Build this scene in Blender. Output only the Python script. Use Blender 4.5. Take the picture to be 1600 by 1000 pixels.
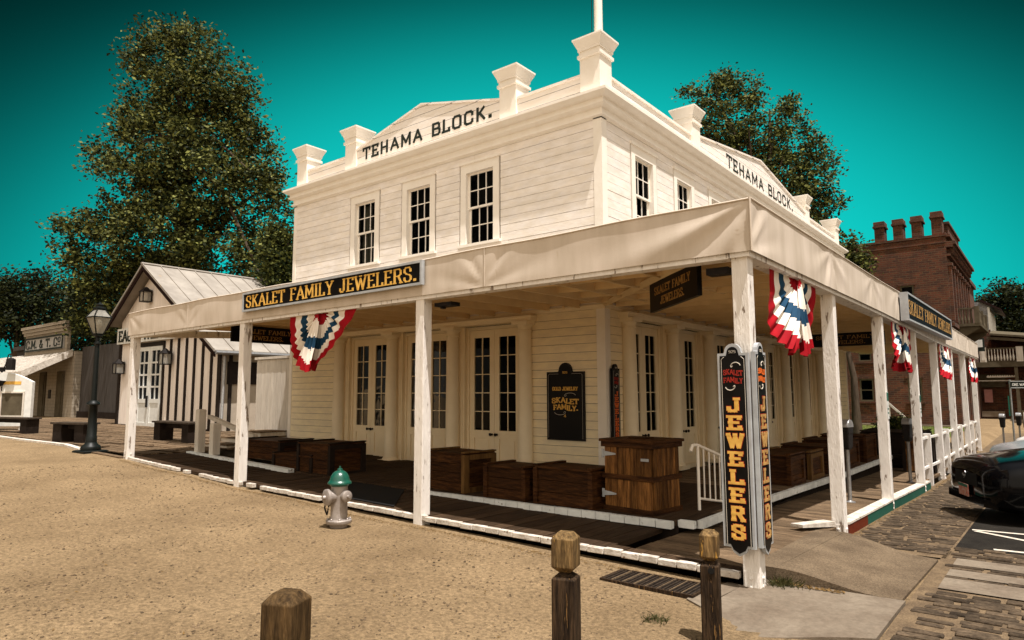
import bpy, math, random
import numpy as np
from mathutils import Vector, Matrix
random.seed(7); RNG = np.random.default_rng(7)
for o in list(bpy.data.objects): bpy.data.objects.remove(o)
S = bpy.context.scene; C = S.collection
# ---------------------------------------------------------------- camera, sky, sun, exposure
F, YAW, PIT, ROL = 1055.0, .6735, .108, -.003
CAM = np.array([5.56, -9.34, 1.6])
def _axes():
    f0 = np.array([-math.sin(YAW), math.cos(YAW), 0]); r0 = np.array([math.cos(YAW), math.sin(YAW), 0]); u0 = np.array([0, 0, 1.])
    f = f0*math.cos(PIT)+u0*math.sin(PIT); u = -f0*math.sin(PIT)+u0*math.cos(PIT)
    return r0*math.cos(ROL)+u*math.sin(ROL), -r0*math.sin(ROL)+u*math.cos(ROL), f
AR, AU, AF = _axes()
cd = bpy.data.cameras.new('camera'); cam = bpy.data.objects.new('camera', cd); C.objects.link(cam)
cd.sensor_width = 36; cd.lens = F/1600*36; cd.clip_start = .05; cd.clip_end = 3000
cam.matrix_world = Matrix(((AR[0], AU[0], -AF[0], CAM[0]), (AR[1], AU[1], -AF[1], CAM[1]), (AR[2], AU[2], -AF[2], CAM[2]), (0, 0, 0, 1)))
S.camera = cam
def W(px, py, depth):
    d = (px-800)/F*AR-(py-500)/F*AU+AF
    k = math.hypot(d[0]*-math.sin(YAW)+d[1]*math.cos(YAW), 0)
    return Vector(CAM+d*depth/k)
SUN = Vector((.30, -.12, 1)).normalized()
EL = math.asin(SUN.z); AZ = math.atan2(SUN.x, SUN.y)
w = bpy.data.worlds.new('World'); S.world = w; w.use_nodes = True
nt = w.node_tree; N = nt.nodes; L = nt.links; N.clear()
sky = N.new('ShaderNodeTexSky'); sky.sky_type = 'NISHITA'; sky.sun_disc = False; sky.sun_elevation = EL; sky.sun_rotation = AZ
sky.altitude = 0; sky.air_density = 1.0; sky.dust_density = .6; sky.ozone_density = 1.0
bw = N.new('ShaderNodeRGBToBW'); L.new(sky.outputs[0], bw.inputs[0])
pw_ = N.new('ShaderNodeMath'); pw_.operation = 'POWER'; pw_.inputs[1].default_value = .12; L.new(bw.outputs[0], pw_.inputs[0])
tint = N.new('ShaderNodeVectorMath'); tint.operation = 'SCALE'; tint.inputs[0].default_value = (0.03, 3.3, 3.08); L.new(pw_.outputs[0], tint.inputs['Scale'])
# direction terms: vignette put into the sky colour, sun glow added as fill
tc = N.new('ShaderNodeTexCoord')
dot = N.new('ShaderNodeVectorMath'); dot.operation = 'DOT_PRODUCT'; L.new(tc.outputs['Generated'], dot.inputs[0]); dot.inputs[1].default_value = SUN
glow = N.new('ShaderNodeMapRange'); glow.interpolation_type = 'SMOOTHSTEP'; L.new(dot.outputs['Value'], glow.inputs[0])
glow.inputs[1].default_value = .42; glow.inputs[2].default_value = 1; glow.inputs[3].default_value = 0; glow.inputs[4].default_value = 1
GC = N.new('ShaderNodeVectorMath'); GC.operation = 'SCALE'; GC.inputs[0].default_value = (3.4, 3.45, 3.6); L.new(glow.outputs[0], GC.inputs['Scale'])
AX_ = W(850, 600, 10)-Vector(CAM); AX_.z = 0; AX_.normalize()
def vdot(v):
    q = N.new('ShaderNodeVectorMath'); q.operation = 'DOT_PRODUCT'; L.new(tc.outputs['Generated'], q.inputs[0]); q.inputs[1].default_value = v; return q.outputs['Value']
def mth(op, a, b=None):
    q = N.new('ShaderNodeMath'); q.operation = op
    for i, v in enumerate((a, b)):
        if v is None: continue
        if isinstance(v, (int, float)): q.inputs[i].default_value = v
        else: L.new(v, q.inputs[i])
    return q.outputs[0]
sa = mth('POWER', mth('ABSOLUTE', vdot((AX_.y, -AX_.x, 0))), 2); se = mth('MULTIPLY', mth('POWER', mth('ABSOLUTE', vdot((0, 0, 1))), 2), 2.0)
fall = mth('EXPONENT', mth('MULTIPLY', mth('POWER', mth('ADD', sa, se), 3), -9.5))
fr0 = N.new('ShaderNodeMapRange'); fr0.interpolation_type = 'SMOOTHSTEP'; L.new(vdot(AX_), fr0.inputs[0]); fr0.inputs[1].default_value = -.1; fr0.inputs[2].default_value = .45; fr0.inputs[3].default_value = .02; fr0.inputs[4].default_value = 1
pmul = mth('ADD', mth('MULTIPLY', fall, fr0.outputs[0]), .015)
ps = N.new('ShaderNodeVectorMath'); ps.operation = 'SCALE'; L.new(tint.outputs[0], ps.inputs[0]); L.new(pmul, ps.inputs['Scale'])
sp_ = N.new('ShaderNodeVectorMath'); sp_.operation = 'DOT_PRODUCT'; L.new(tc.outputs['Generated'], sp_.inputs[0]); sp_.inputs[1].default_value = Vector((.55, -.8, .05)).normalized()
sm_ = N.new('ShaderNodeMapRange'); sm_.interpolation_type = 'SMOOTHSTEP'; L.new(sp_.outputs['Value'], sm_.inputs[0]); sm_.inputs[1].default_value = -.05; sm_.inputs[2].default_value = .72
s2_ = N.new('ShaderNodeVectorMath'); s2_.operation = 'SCALE'; s2_.inputs[0].default_value = (7.0, 5.85, 4.55); L.new(sm_.outputs[0], s2_.inputs['Scale'])  # warm sky fill added behind the camera to brighten shaded walls
a0 = N.new('ShaderNodeVectorMath'); a0.operation = 'ADD'; L.new(GC.outputs[0], a0.inputs[0]); L.new(s2_.outputs[0], a0.inputs[1]); GC = a0
ad = N.new('ShaderNodeVectorMath'); ad.operation = 'ADD'; L.new(ps.outputs[0], ad.inputs[0]); L.new(GC.outputs[0], ad.inputs[1])
bg = N.new('ShaderNodeBackground'); bg.inputs[1].default_value = .1; L.new(ad.outputs[0], bg.inputs[0])
wo = N.new('ShaderNodeOutputWorld'); L.new(bg.outputs[0], wo.inputs[0])
sd = bpy.data.lights.new('sun', 'SUN'); sd.energy = 4.2; sd.angle = math.radians(.5); sd.color = (1, .94, .89)
so = bpy.data.objects.new('sun', sd); C.objects.link(so); so.rotation_euler = SUN.to_track_quat('Z', 'Y').to_euler()
S.view_settings.view_transform = 'Standard'; S.view_settings.look = 'None'; S.view_settings.gamma = 1; S.view_settings.exposure = .82
S.cycles.max_bounces = 7; S.cycles.diffuse_bounces = 6; S.cycles.transparent_max_bounces = 8; S.cycles.caustics_reflective = False; S.cycles.caustics_refractive = False
S.cycles.use_denoising = True

# ---------------------------------------------------------------- materials
def mat(name, col, rough=.7, col2=None, scale=6., fac=(.35, .65), bump=0., bscale=40., isl=0., stretch=(1, 1, 1), metal=0., spec=.1, peel=None, peel_s=14, peel_t=.66, seam=None, det=6, grain=None):
    m = bpy.data.materials.new(name); m.use_nodes = True; t = m.node_tree; n = t.nodes; l = t.links
    b = n['Principled BSDF']; b.inputs['Roughness'].default_value = rough; b.inputs['Metallic'].default_value = metal; b.inputs['Specular IOR Level'].default_value = spec
    tcn = n.new('ShaderNodeTexCoord'); mp = n.new('ShaderNodeMapping'); l.new(tcn.outputs['Object'], mp.inputs[0]); mp.inputs['Scale'].default_value = stretch
    def noise(s, d=det):
        x = n.new('ShaderNodeTexNoise'); x.inputs['Scale'].default_value = s; x.inputs['Detail'].default_value = d; x.inputs['Roughness'].default_value = .6; l.new(mp.outputs[0], x.inputs[0]); return x
    def rng(src, a, c, o0=0., o1=1.):
        x = n.new('ShaderNodeMapRange'); l.new(src, x.inputs[0]); x.inputs[1].default_value = a; x.inputs[2].default_value = c; x.inputs[3].default_value = o0; x.inputs[4].default_value = o1; return x.outputs[0]
    def mix(f, a, c, mode='MIX'):
        x = n.new('ShaderNodeMix'); x.data_type = 'RGBA'; x.blend_type = mode
        if isinstance(f, float): x.inputs[0].default_value = f
        else: l.new(f, x.inputs[0])
        for i, v in ((6, a), (7, c)):
            if isinstance(v, (tuple, list)): x.inputs[i].default_value = (*v, 1)
            else: l.new(v, x.inputs[i])
        return x.outputs[2]
    n1 = noise(scale)
    cur = mix(rng(n1.outputs[0], *fac), col, col2 if col2 else tuple(v*.85 for v in col))
    if isl:
        g = n.new('ShaderNodeNewGeometry'); v = rng(g.outputs['Random Per Island'], 0, 1, 1-isl, 1+isl)
        cur = mix(1.0, cur, v, 'MULTIPLY')
    h = None
    if seam:
        sep = n.new('ShaderNodeSeparateXYZ'); l.new(tcn.outputs['Object'], sep.inputs[0])
        q = n.new('ShaderNodeMath'); q.operation = 'PINGPONG'; q.inputs[1].default_value = seam/2; l.new(sep.outputs[2], q.inputs[0])
        sm = rng(q.outputs[0], 0, .007); cur = mix(sm, tuple(v*.3 for v in col), cur); h = sm
    if peel:
        n3 = noise(peel_s, 8); f = rng(n3.outputs[0], peel_t, peel_t+.02); cur = mix(f, cur, peel)
    if grain:
        ng = noise(grain[0], 3); ng.inputs['Roughness'].default_value = .8; cur = mix(1.0, cur, rng(ng.outputs[0], .33, .67, 1-grain[1], 1+grain[1]), 'MULTIPLY')
    l.new(cur, b.inputs['Base Color'])
    if bump:
        n2 = noise(bscale); bp = n.new('ShaderNodeBump'); bp.inputs['Strength'].default_value = min(1, bump); bp.inputs['Distance'].default_value = .012*max(1, bump)
        l.new(n2.outputs[0], bp.inputs['Height']); l.new(bp.outputs[0], b.inputs['Normal'])
        if h:
            b2 = n.new('ShaderNodeBump'); b2.inputs['Distance'].default_value = .01; l.new(h, b2.inputs['Height']); l.new(bp.outputs[0], b2.inputs['Normal']); l.new(b2.outputs[0], b.inputs['Normal'])
    return m
WH = (.86, .81, .765)
M = {}
M['paint'] = mat('white_paint', WH, .6, (.80, .73, .64), 3, bump=.35, bscale=30, isl=.035, stretch=(1, 1, 3), peel=(.3, .25, .19), peel_s=22, peel_t=.70, grain=(1.1, .10))
M['cream'] = mat('bounce_warm_board_paint', (.92, .80, .54), .6, (.80, .69, .49), 3, bump=.35, bscale=30, isl=.04, stretch=(1, 1, 3), peel=(.3, .25, .19), peel_s=22, peel_t=.73)  # white paint warmed, bounced light put into the colour
M['bounce_trim'] = mat('bounce_warm_trim_paint', (.87, .76, .56), .55, (.81, .70, .5), 4, bump=.2, bscale=25)  # trim tinted with the porch's bounced light
M['seamdark'] = mat('seam_shade_board', (.10, .07, .045), .9)  # dark colour stands in for shade in the board seams
M['paint_trim'] = mat('white_trim_paint', (.88, .83, .75), .55, (.83, .77, .68), 4, bump=.2, bscale=25)
M['paint_seam'] = mat('white_board_paint', WH, .6, (.80, .73, .64), 3, bump=.3, bscale=30, seam=.16, stretch=(1, 1, 3), peel=(.35, .29, .22), peel_s=20, peel_t=.72)
M['paint_post'] = mat('peeling_white_post_paint', (.82, .78, .73), .6, (.70, .66, .61), 5, bump=.7, bscale=22, stretch=(3, 3, .6), peel=(.24, .19, .15), peel_s=5, peel_t=.615)
M['shade_paint'] = mat('shade_dark_paint', (.33, .285, .22), .7, (.26, .22, .17), 4, bump=.3, seam=.16)  # shade of the office front put into a darker paint colour
M['paint_shutter'] = mat('old_white_paint', (.66, .61, .53), .65, (.54, .49, .42), 5, bump=.4, bscale=20, isl=.06, stretch=(3, 3, .5), peel=(.25, .2, .15), peel_s=10, peel_t=.68)
M['bluewhite'] = mat('pale_painted_plank_end', (.74, .76, .74), .6, (.62, .64, .62), 9, bump=.4, isl=.06, peel=(.2, .17, .14), peel_s=18, peel_t=.64)
M['curbwhite'] = mat('white_painted_plank_end', (.66, .61, .54), .6, (.42, .37, .31), 9, bump=.6, isl=.07, peel=(.2, .16, .12), peel_s=16, peel_t=.62)
M['canvas'] = mat('cream_canvas', (.62, .54, .455), .8, (.50, .43, .345), 1.3, bump=.12, bscale=90, stretch=(2.5, 2.5, .5), peel=(.5, .42, .32), peel_s=5, peel_t=.68)
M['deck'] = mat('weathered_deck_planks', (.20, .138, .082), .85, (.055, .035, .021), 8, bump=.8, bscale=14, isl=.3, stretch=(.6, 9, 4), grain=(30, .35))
M['decky'] = mat('shade_dark_deck_planks', (.062, .038, .021), .85, (.03, .018, .010), 5, bump=.8, bscale=14, isl=.25, stretch=(9, .6, 4))  # copy of the deck wood, porch shade put into its darker colour
M['dirt'] = mat('sandy_dirt', (.262, .185, .103), .95, (.168, .115, .062), .8, (.3, .7), bump=2.0, bscale=60, peel=(.10, .07, .04), peel_s=95, peel_t=.62, det=12, grain=(28, .42))
M['asphalt'] = mat('asphalt', (.022, .019, .015), .9, (.013, .011, .009), 5, bump=.8, bscale=150, peel=(.2, .17, .13), peel_s=120, peel_t=.68)
M['cobble'] = mat('cobblestone', (.092, .066, .042), .8, (.036, .026, .017), 6, grain=(30, .4), bump=.7, bscale=30, isl=.35)
M['joint'] = mat('sandy_joint', (.17, .12, .07), .95, (.10, .07, .043), 5, grain=(60, .3), bump=1, bscale=50)
M['concrete'] = mat('smooth_concrete', (.19, .155, .115), .85, (.13, .10, .072), 2.2, grain=(20, .15), bump=.3, bscale=60, peel=(.12, .09, .06), peel_s=60, peel_t=.72)
M['aggregate'] = mat('exposed_aggregate', (.165, .122, .078), .9, (.10, .072, .046), 2.5, grain=(60, .4), bump=1., bscale=110, peel=(.13, .09, .055), peel_s=85, peel_t=.6)
M['line'] = mat('road_paint', (.6, .55, .46), .8, (.42, .37, .3), 20)
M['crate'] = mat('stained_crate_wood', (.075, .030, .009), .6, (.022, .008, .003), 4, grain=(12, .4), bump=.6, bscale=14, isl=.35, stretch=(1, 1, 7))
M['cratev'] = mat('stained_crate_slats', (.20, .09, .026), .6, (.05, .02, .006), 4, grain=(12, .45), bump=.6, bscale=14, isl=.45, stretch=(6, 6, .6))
M['cratee'] = mat('pale_crate_batten', (.15, .08, .026), .6, (.07, .035, .012), 4, bump=.5, bscale=14, isl=.3, stretch=(5, 5, .6))  # paler tone than the crate boards
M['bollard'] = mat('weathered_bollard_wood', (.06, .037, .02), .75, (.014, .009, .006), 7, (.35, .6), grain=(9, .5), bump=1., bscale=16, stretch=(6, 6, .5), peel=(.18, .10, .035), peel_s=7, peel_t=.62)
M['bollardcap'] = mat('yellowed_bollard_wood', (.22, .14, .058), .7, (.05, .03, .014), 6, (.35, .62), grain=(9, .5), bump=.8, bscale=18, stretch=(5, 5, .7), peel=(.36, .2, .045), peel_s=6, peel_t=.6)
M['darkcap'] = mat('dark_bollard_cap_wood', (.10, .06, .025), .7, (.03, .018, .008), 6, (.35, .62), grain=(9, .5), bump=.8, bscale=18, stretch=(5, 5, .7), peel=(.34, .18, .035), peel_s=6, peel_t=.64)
M['darkwood'] = mat('dark_wood', (.022, .015, .011), .7, (.012, .008, .006), 6, bump=.5, bscale=20)
M['benchtop'] = mat('bench_top_wood', (.06, .045, .032), .7, (.03, .022, .016), 6, bump=.5, bscale=20)
M['black'] = mat('black_sign_paint', (.003, .0025, .0025), .4, (.006, .005, .0045), 4, spec=.12)
M['navy'] = mat('blue_black_sign_paint', (.006, .009, .013), .6, (.008, .012, .015), 4, spec=.06)
M['gold'] = mat('gold_lettering', (.78, .47, .11), .5, (.6, .34, .07), 14)
M['dullgold'] = mat('faded_gold_lettering', (.5, .3, .1), .6, (.3, .17, .06), 14)
M['orange'] = mat('orange_lettering', (.75, .16, .03), .5)
M['redl'] = mat('red_lettering', (.35, .03, .02), .5)
M['paintblack'] = mat('black_lettering', (.015, .022, .018), .6, (.03, .035, .03), 20)
M['greyrim'] = mat('grey_blue_sign_rim', (.42, .44, .45), .5, (.32, .33, .34), 8)
M['scroll'] = mat('pale_scroll_paint', (.55, .5, .42), .5)
M['red'] = mat('red_bunting', (.33, .006, .012), .75, (.24, .004, .009), 6)
M['white'] = mat('white_bunting', (.82, .76, .68), .8, (.7, .64, .56), 6)
M['blue'] = mat('navy_bunting', (.012, .05, .10), .75, (.01, .04, .08), 6)
M['silver'] = mat('silver_hydrant_paint', (.36, .32, .29), .42, (.26, .225, .20), 9, bump=.35, bscale=30, metal=.35, peel=(.3, .14, .09), peel_s=10, peel_t=.66)
M['hgreen'] = mat('green_hydrant_paint', (.006, .085, .055), .3, (.005, .055, .038), 8, spec=.5, bump=.2)
M['iron'] = mat('dark_iron', (.014, .014, .014), .5, (.025, .02, .018), 20, bump=.3, metal=.3)
M['steel'] = mat('galvanised_steel', (.42, .42, .42), .4, (.3, .3, .3), 20, metal=.7)
M['lampgreen'] = mat('dark_green_black_iron', (.004, .006, .0055), .45, (.007, .009, .008), 10, spec=.2)
M['rustiron'] = mat('rusty_iron', (.045, .032, .022), .8, (.022, .016, .012), 20, bump=.4)
M['brass'] = mat('brass', (.4, .28, .1), .3, metal=.9)
M['door'] = mat('bounce_warm_door_paint', (.87, .75, .53), .55, (.82, .69, .47), 3, bump=.15)  # door colour carries the warm bounce under the canopy
M['ceil'] = mat('cream_ceiling_board', (.80, .62, .36), .7, (.70, .53, .30), 3, bump=.3, isl=.08)
M['tin'] = mat('weathered_tin_roof', (.33, .30, .26), .65, (.24, .215, .185), 1.6, bump=.2, bscale=8, metal=.1, peel=(.3, .24, .17), peel_s=5, peel_t=.66)
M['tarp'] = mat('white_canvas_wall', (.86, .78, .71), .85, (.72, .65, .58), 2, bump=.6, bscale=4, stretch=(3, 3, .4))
M['tarpd'] = mat('tan_canvas_wall', (.5, .43, .34), .85, (.4, .34, .27), 2, bump=.7, bscale=3)  # tan canvas, darker than the front
M['batten'] = mat('dark_batten', (.018, .014, .012), .7, (.03, .022, .018), 8)
M['maroon'] = mat('maroon_trim', (.016, .006, .005), .6)
M['greywall'] = mat('grey_plank_wall', (.07, .062, .056), .8, (.045, .04, .036), 3, bump=.4, stretch=(4, 4, .5))
M['bark'] = mat('bark', (.09, .065, .045), .9, (.045, .032, .022), 6, bump=1.2, bscale=9, stretch=(2, 2, .5))
M['grass'] = mat('lawn_grass', (.07, .12, .02), .9, (.16, .15, .05), 1.2)
M['trash'] = mat('dry_leaf', (.17, .10, .035), .8, (.10, .06, .022), 30, isl=.4)
M['pebble'] = mat('pebble', (.17, .12, .072), .85, (.10, .07, .043), 20, isl=.5)
M['greenrail'] = mat('green_kerb_paint', (.012, .075, .052), .55, (.015, .09, .065), 9, bump=.3)
M['redrail'] = mat('red_kerb_paint', (.13, .022, .008), .55, (.09, .016, .006), 9, bump=.3)
M['rubber'] = mat('rubber', (.012, .012, .012), .8)
M['chrome'] = mat('chrome', (.6, .6, .6), .12, metal=1.)
M['carblack'] = mat('black_car_paint', (.002, .002, .0025), .1, spec=.16)
M['carsilver'] = mat('silver_car_paint', (.34, .35, .36), .25, metal=.4, spec=.6)
M['carwhite'] = mat('white_car_paint', (.7, .68, .64), .25, spec=.6)
M['plate'] = mat('licence_plate', (.5, .1, .06), .5, (.45, .35, .3), 30)
M['greenplac'] = mat('green_placard', (.02, .12, .08), .5)
M['signwhite'] = mat('white_sign_face', (.72, .72, .68), .5)
M['signgrey'] = mat('grey_sign_face', (.36, .35, .33), .6, (.30, .29, .27), 3)
M['khaki'] = mat('khaki_wall', (.11, .09, .058), .8, (.075, .06, .038), 3)
M['redsign'] = mat('faded_red_notice', (.55, .25, .22), .6)
M['litter'] = mat('moss', (.028, .034, .010), .9, (.06, .05, .018), 30)
def brick_mat(name, c1, c2, mort, sc=1.):
    m = bpy.data.materials.new(name); m.use_nodes = True; t = m.node_tree; n = t.nodes; l = t.links; b = n['Principled BSDF']; b.inputs['Roughness'].default_value = .9
    tcn = n.new('ShaderNodeTexCoord'); sp = n.new('ShaderNodeSeparateXYZ'); l.new(tcn.outputs['Object'], sp.inputs[0])
    a = n.new('ShaderNodeMath'); a.operation = 'ADD'; l.new(sp.outputs[0], a.inputs[0]); l.new(sp.outputs[1], a.inputs[1])
    cb = n.new('ShaderNodeCombineXYZ'); l.new(a.outputs[0], cb.inputs[0]); l.new(sp.outputs[2], cb.inputs[1])
    br = n.new('ShaderNodeTexBrick'); l.new(cb.outputs[0], br.inputs[0]); br.inputs['Scale'].default_value = sc
    br.inputs['Color1'].default_value = (*c1, 1); br.inputs['Color2'].default_value = (*c2, 1); br.inputs['Mortar'].default_value = (*mort, 1)
    br.inputs['Brick Width'].default_value = .3; br.inputs['Row Height'].default_value = .11; br.inputs['Mortar Size'].default_value = .012; br.inputs['Bias'].default_value = -.2
    nz = n.new('ShaderNodeTexNoise'); nz.inputs['Scale'].default_value = 2.; nz.inputs['Detail'].default_value = 8; l.new(tcn.outputs['Object'], nz.inputs[0])
    mr = n.new('ShaderNodeMapRange'); l.new(nz.outputs[0], mr.inputs[0]); mr.inputs[1].default_value = .3; mr.inputs[2].default_value = .7; mr.inputs[3].default_value = .6; mr.inputs[4].default_value = 1.35
    mx = n.new('ShaderNodeMix'); mx.data_type = 'RGBA'; mx.blend_type = 'MULTIPLY'; mx.inputs[0].default_value = 1; l.new(br.outputs[0], mx.inputs[6]); l.new(mr.outputs[0], mx.inputs[7])
    l.new(mx.outputs[2], b.inputs['Base Color'])
    bp = n.new('ShaderNodeBump'); bp.inputs['Distance'].default_value = .012; bp.invert = True; l.new(br.outputs['Fac'], bp.inputs['Height']); l.new(bp.outputs[0], b.inputs['Normal'])
    return m
M['brick'] = brick_mat('red_brick', (.095, .024, .007), (.028, .008, .0025), (.09, .052, .022))
M['whitebrick'] = brick_mat('white_brick', (.22, .22, .225), (.17, .17, .18), (.12, .12, .12))
def glass_mat(name, tintc, refl=1.):
    m = bpy.data.materials.new(name); m.use_nodes = True; t = m.node_tree; n = t.nodes; l = t.links; n.clear()
    o = n.new('ShaderNodeOutputMaterial'); tr = n.new('ShaderNodeBsdfTransparent'); tr.inputs[0].default_value = (*tintc, 1)
    g = n.new('ShaderNodeBsdfGlossy'); g.inputs['Roughness'].default_value = .02; g.inputs[0].default_value = (refl, refl, refl, 1)
    tcn = n.new('ShaderNodeTexCoord'); nz = n.new('ShaderNodeTexNoise'); nz.inputs['Scale'].default_value = 2.5; l.new(tcn.outputs['Object'], nz.inputs[0])
    bp = n.new('ShaderNodeBump'); bp.inputs['Distance'].default_value = .006; l.new(nz.outputs[0], bp.inputs['Height']); l.new(bp.outputs[0], g.inputs['Normal'])
    f = n.new('ShaderNodeFresnel'); f.inputs[0].default_value = 1.42; mx = n.new('ShaderNodeMixShader'); l.new(f.outputs[0], mx.inputs[0]); l.new(tr.outputs[0], mx.inputs[1]); l.new(g.outputs[0], mx.inputs[2]); l.new(mx.outputs[0], o.inputs[0])
    return m
M['glass'] = glass_mat('window_glass', (.35, .38, .36), .09)
M['lampglass'] = glass_mat('lantern_glass', (.95, .94, .9), .5)
m_ = M['lampglass']; t_ = m_.node_tree; df = t_.nodes.new('ShaderNodeBsdfTranslucent'); df.inputs[0].default_value = (.8, .77, .7, 1); d2 = t_.nodes.new('ShaderNodeBsdfDiffuse'); d2.inputs[0].default_value = (.7, .68, .62, 1)
ma = t_.nodes.new('ShaderNodeMixShader'); ma.inputs[0].default_value = .5; t_.links.new(df.outputs[0], ma.inputs[1]); t_.links.new(d2.outputs[0], ma.inputs[2])
mo = t_.nodes['Material Output'] if 'Material Output' in t_.nodes else [q for q in t_.nodes if q.type == 'OUTPUT_MATERIAL'][0]; old = mo.inputs[0].links[0].from_socket
mf = t_.nodes.new('ShaderNodeMixShader'); mf.inputs[0].default_value = .45; t_.links.new(old, mf.inputs[1]); t_.links.new(ma.outputs[0], mf.inputs[2]); t_.links.new(mf.outputs[0], mo.inputs[0])
M['dark'] = mat('dark_room', (.012, .011, .01), .9)
def leaf_mat(name, c, c2):
    m = bpy.data.materials.new(name); m.use_nodes = True; t = m.node_tree; n = t.nodes; l = t.links; b = n['Principled BSDF']; b.inputs['Roughness'].default_value = .6; b.inputs['Specular IOR Level'].default_value = .12
    g = n.new('ShaderNodeNewGeometry'); mx = n.new('ShaderNodeMix'); mx.data_type = 'RGBA'; pw = n.new('ShaderNodeMath'); pw.operation = 'POWER'; pw.inputs[1].default_value = 2.6; l.new(g.outputs['Random Per Island'], pw.inputs[0]); l.new(pw.outputs[0], mx.inputs[0]); mx.inputs[6].default_value = (*c, 1); mx.inputs[7].default_value = (*c2, 1)
    l.new(mx.outputs[2], b.inputs['Base Color'])
    ts = n.new('ShaderNodeBsdfTranslucent'); l.new(mx.outputs[2], ts.inputs[0]); ms = n.new('ShaderNodeMixShader'); ms.inputs[0].default_value = .25
    l.new(b.outputs[0], ms.inputs[1]); l.new(ts.outputs[0], ms.inputs[2]); l.new(ms.outputs[0], n['Material Output'].inputs[0])
    return m
M['leaf'] = leaf_mat('olive_leaf', (.009, .015, .003), (.25, .26, .07))
M['leaf2'] = leaf_mat('green_leaf', (.010, .017, .004), (.18, .19, .045))
M['leaf3'] = leaf_mat('dark_leaf', (.005, .008, .0025), (.05, .058, .016))

# ---------------------------------------------------------------- mesh helpers
class MB:
    def __init__(s): s.v = []; s.f = []; s.m = []
    def face(s, pts, mi=0):
        i = len(s.v); s.v += [tuple(p) for p in pts]; s.f.append(tuple(range(i, i+len(pts)))); s.m.append(mi)
    def box(s, x0, x1, y0, y1, z0, z1, mi=0, mx=None):
        i = len(s.v); p = [(x, y, z) for z in (z0, z1) for (x, y) in ((x0, y0), (x1, y0), (x1, y1), (x0, y1))]
        if mx is not None: p = [tuple(mx @ Vector(q)) for q in p]
        s.v += p
        for q in ((3, 2, 1, 0), (4, 5, 6, 7), (0, 1, 5, 4), (1, 2, 6, 5), (2, 3, 7, 6), (3, 0, 4, 7)):
            s.f.append(tuple(i+k for k in q)); s.m.append(mi)
        return s
    def hull(s, rings, mi=0, cap=True, smooth=False):
        n = len(rings[0]); i = len(s.v)
        for r in rings: s.v += [tuple(p) for p in r]
        for a in range(len(rings)-1):
            for k in range(n):
                k2 = (k+1) % n; s.f.append((i+a*n+k, i+a*n+k2, i+(a+1)*n+k2, i+(a+1)*n+k)); s.m.append(mi)
        if cap:
            s.f.append(tuple(i+k for k in range(n))[::-1]); s.m.append(mi); e = i+(len(rings)-1)*n; s.f.append(tuple(e+k for k in range(n))); s.m.append(mi)
        return s
    def lathe(s, prof, c=(0, 0, 0), n=20, mi=0, mx=None, cap=True):
        rings = []
        for r, z in prof:
            ring = [Vector((c[0]+r*math.cos(2*math.pi*k/n), c[1]+r*math.sin(2*math.pi*k/n), c[2]+z)) for k in range(n)]
            if mx is not None: ring = [mx @ p for p in ring]
            rings.append(ring)
        return s.hull(rings, mi, cap)
    def sq(s, prof, c, mi=0, rot=0.):
        rings = []
        for h, z in prof:
            hx, hy = (h if isinstance(h, tuple) else (h, h)); ring = []
            for a, b in ((-1, -1), (1, -1), (1, 1), (-1, 1)):
                x, y = a*hx, b*hy; ring.append((c[0]+x*math.cos(rot)-y*math.sin(rot), c[1]+x*math.sin(rot)+y*math.cos(rot), c[2]+z))
            rings.append(ring)
        return s.hull(rings, mi)
    def tube(s, pts, r, n=8, mi=0):
        pts = [Vector(p) for p in pts]; rs = r if isinstance(r, (list, tuple)) else [r]*len(pts); rings = []
        for k, p in enumerate(pts):
            t = (pts[min(k+1, len(pts)-1)]-pts[max(k-1, 0)]).normalized()
            a = t.cross(Vector((0, 0, 1)) if abs(t.z) < .9 else Vector((1, 0, 0))).normalized(); b = t.cross(a)
            rings.append([p+(a*math.cos(q)+b*math.sin(q))*rs[k] for q in [2*math.pi*j/n for j in range(n)]])
        return s.hull(rings, mi)
    def prism(s, poly, ax, d0, d1, mi=0):
        def P(u, v, d): return {'x': (d, u, v), 'y': (u, d, v), 'z': (u, v, d)}[ax]
        return s.hull([[P(u, v, d0) for u, v in poly], [P(u, v, d1) for u, v in poly]], mi)
    def build(s, name, mats, parent=None, smooth=False, bev=0, **tags):
        me = bpy.data.meshes.new(name); me.from_pydata(s.v, [], s.f)
        if not isinstance(mats, (list, tuple)): mats = [mats]
        for m in mats: me.materials.append(M[m] if isinstance(m, str) else m)
        me.polygons.foreach_set('material_index', s.m)
        if smooth: me.polygons.foreach_set('use_smooth', [True]*len(s.f))
        import bmesh
        if len(s.f) < 60000:
            b = bmesh.new(); b.from_mesh(me); bmesh.ops.recalc_face_normals(b, faces=b.faces)
            if smooth:
                bmesh.ops.remove_doubles(b, verts=b.verts, dist=1e-5)
                for e in b.edges:
                    if len(e.link_faces) == 2 and e.calc_face_angle(0) > .7: e.smooth = False
            if bev:
                bmesh.ops.remove_doubles(b, verts=b.verts, dist=1e-5)
            b.to_mesh(me); b.free()
        o = bpy.data.objects.new(name, me); C.objects.link(o)
        if parent is not None:
            o.parent = parent
            if parent.type == 'EMPTY': o.matrix_parent_inverse = (Matrix.Translation(parent.location) @ parent.rotation_euler.to_matrix().to_4x4()).inverted()
        if bev:
            md = o.modifiers.new('bevel', 'BEVEL'); md.width = bev; md.segments = 2; md.limit_method = 'ANGLE'
        for k, v in tags.items(): o[k] = v
        return o
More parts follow.
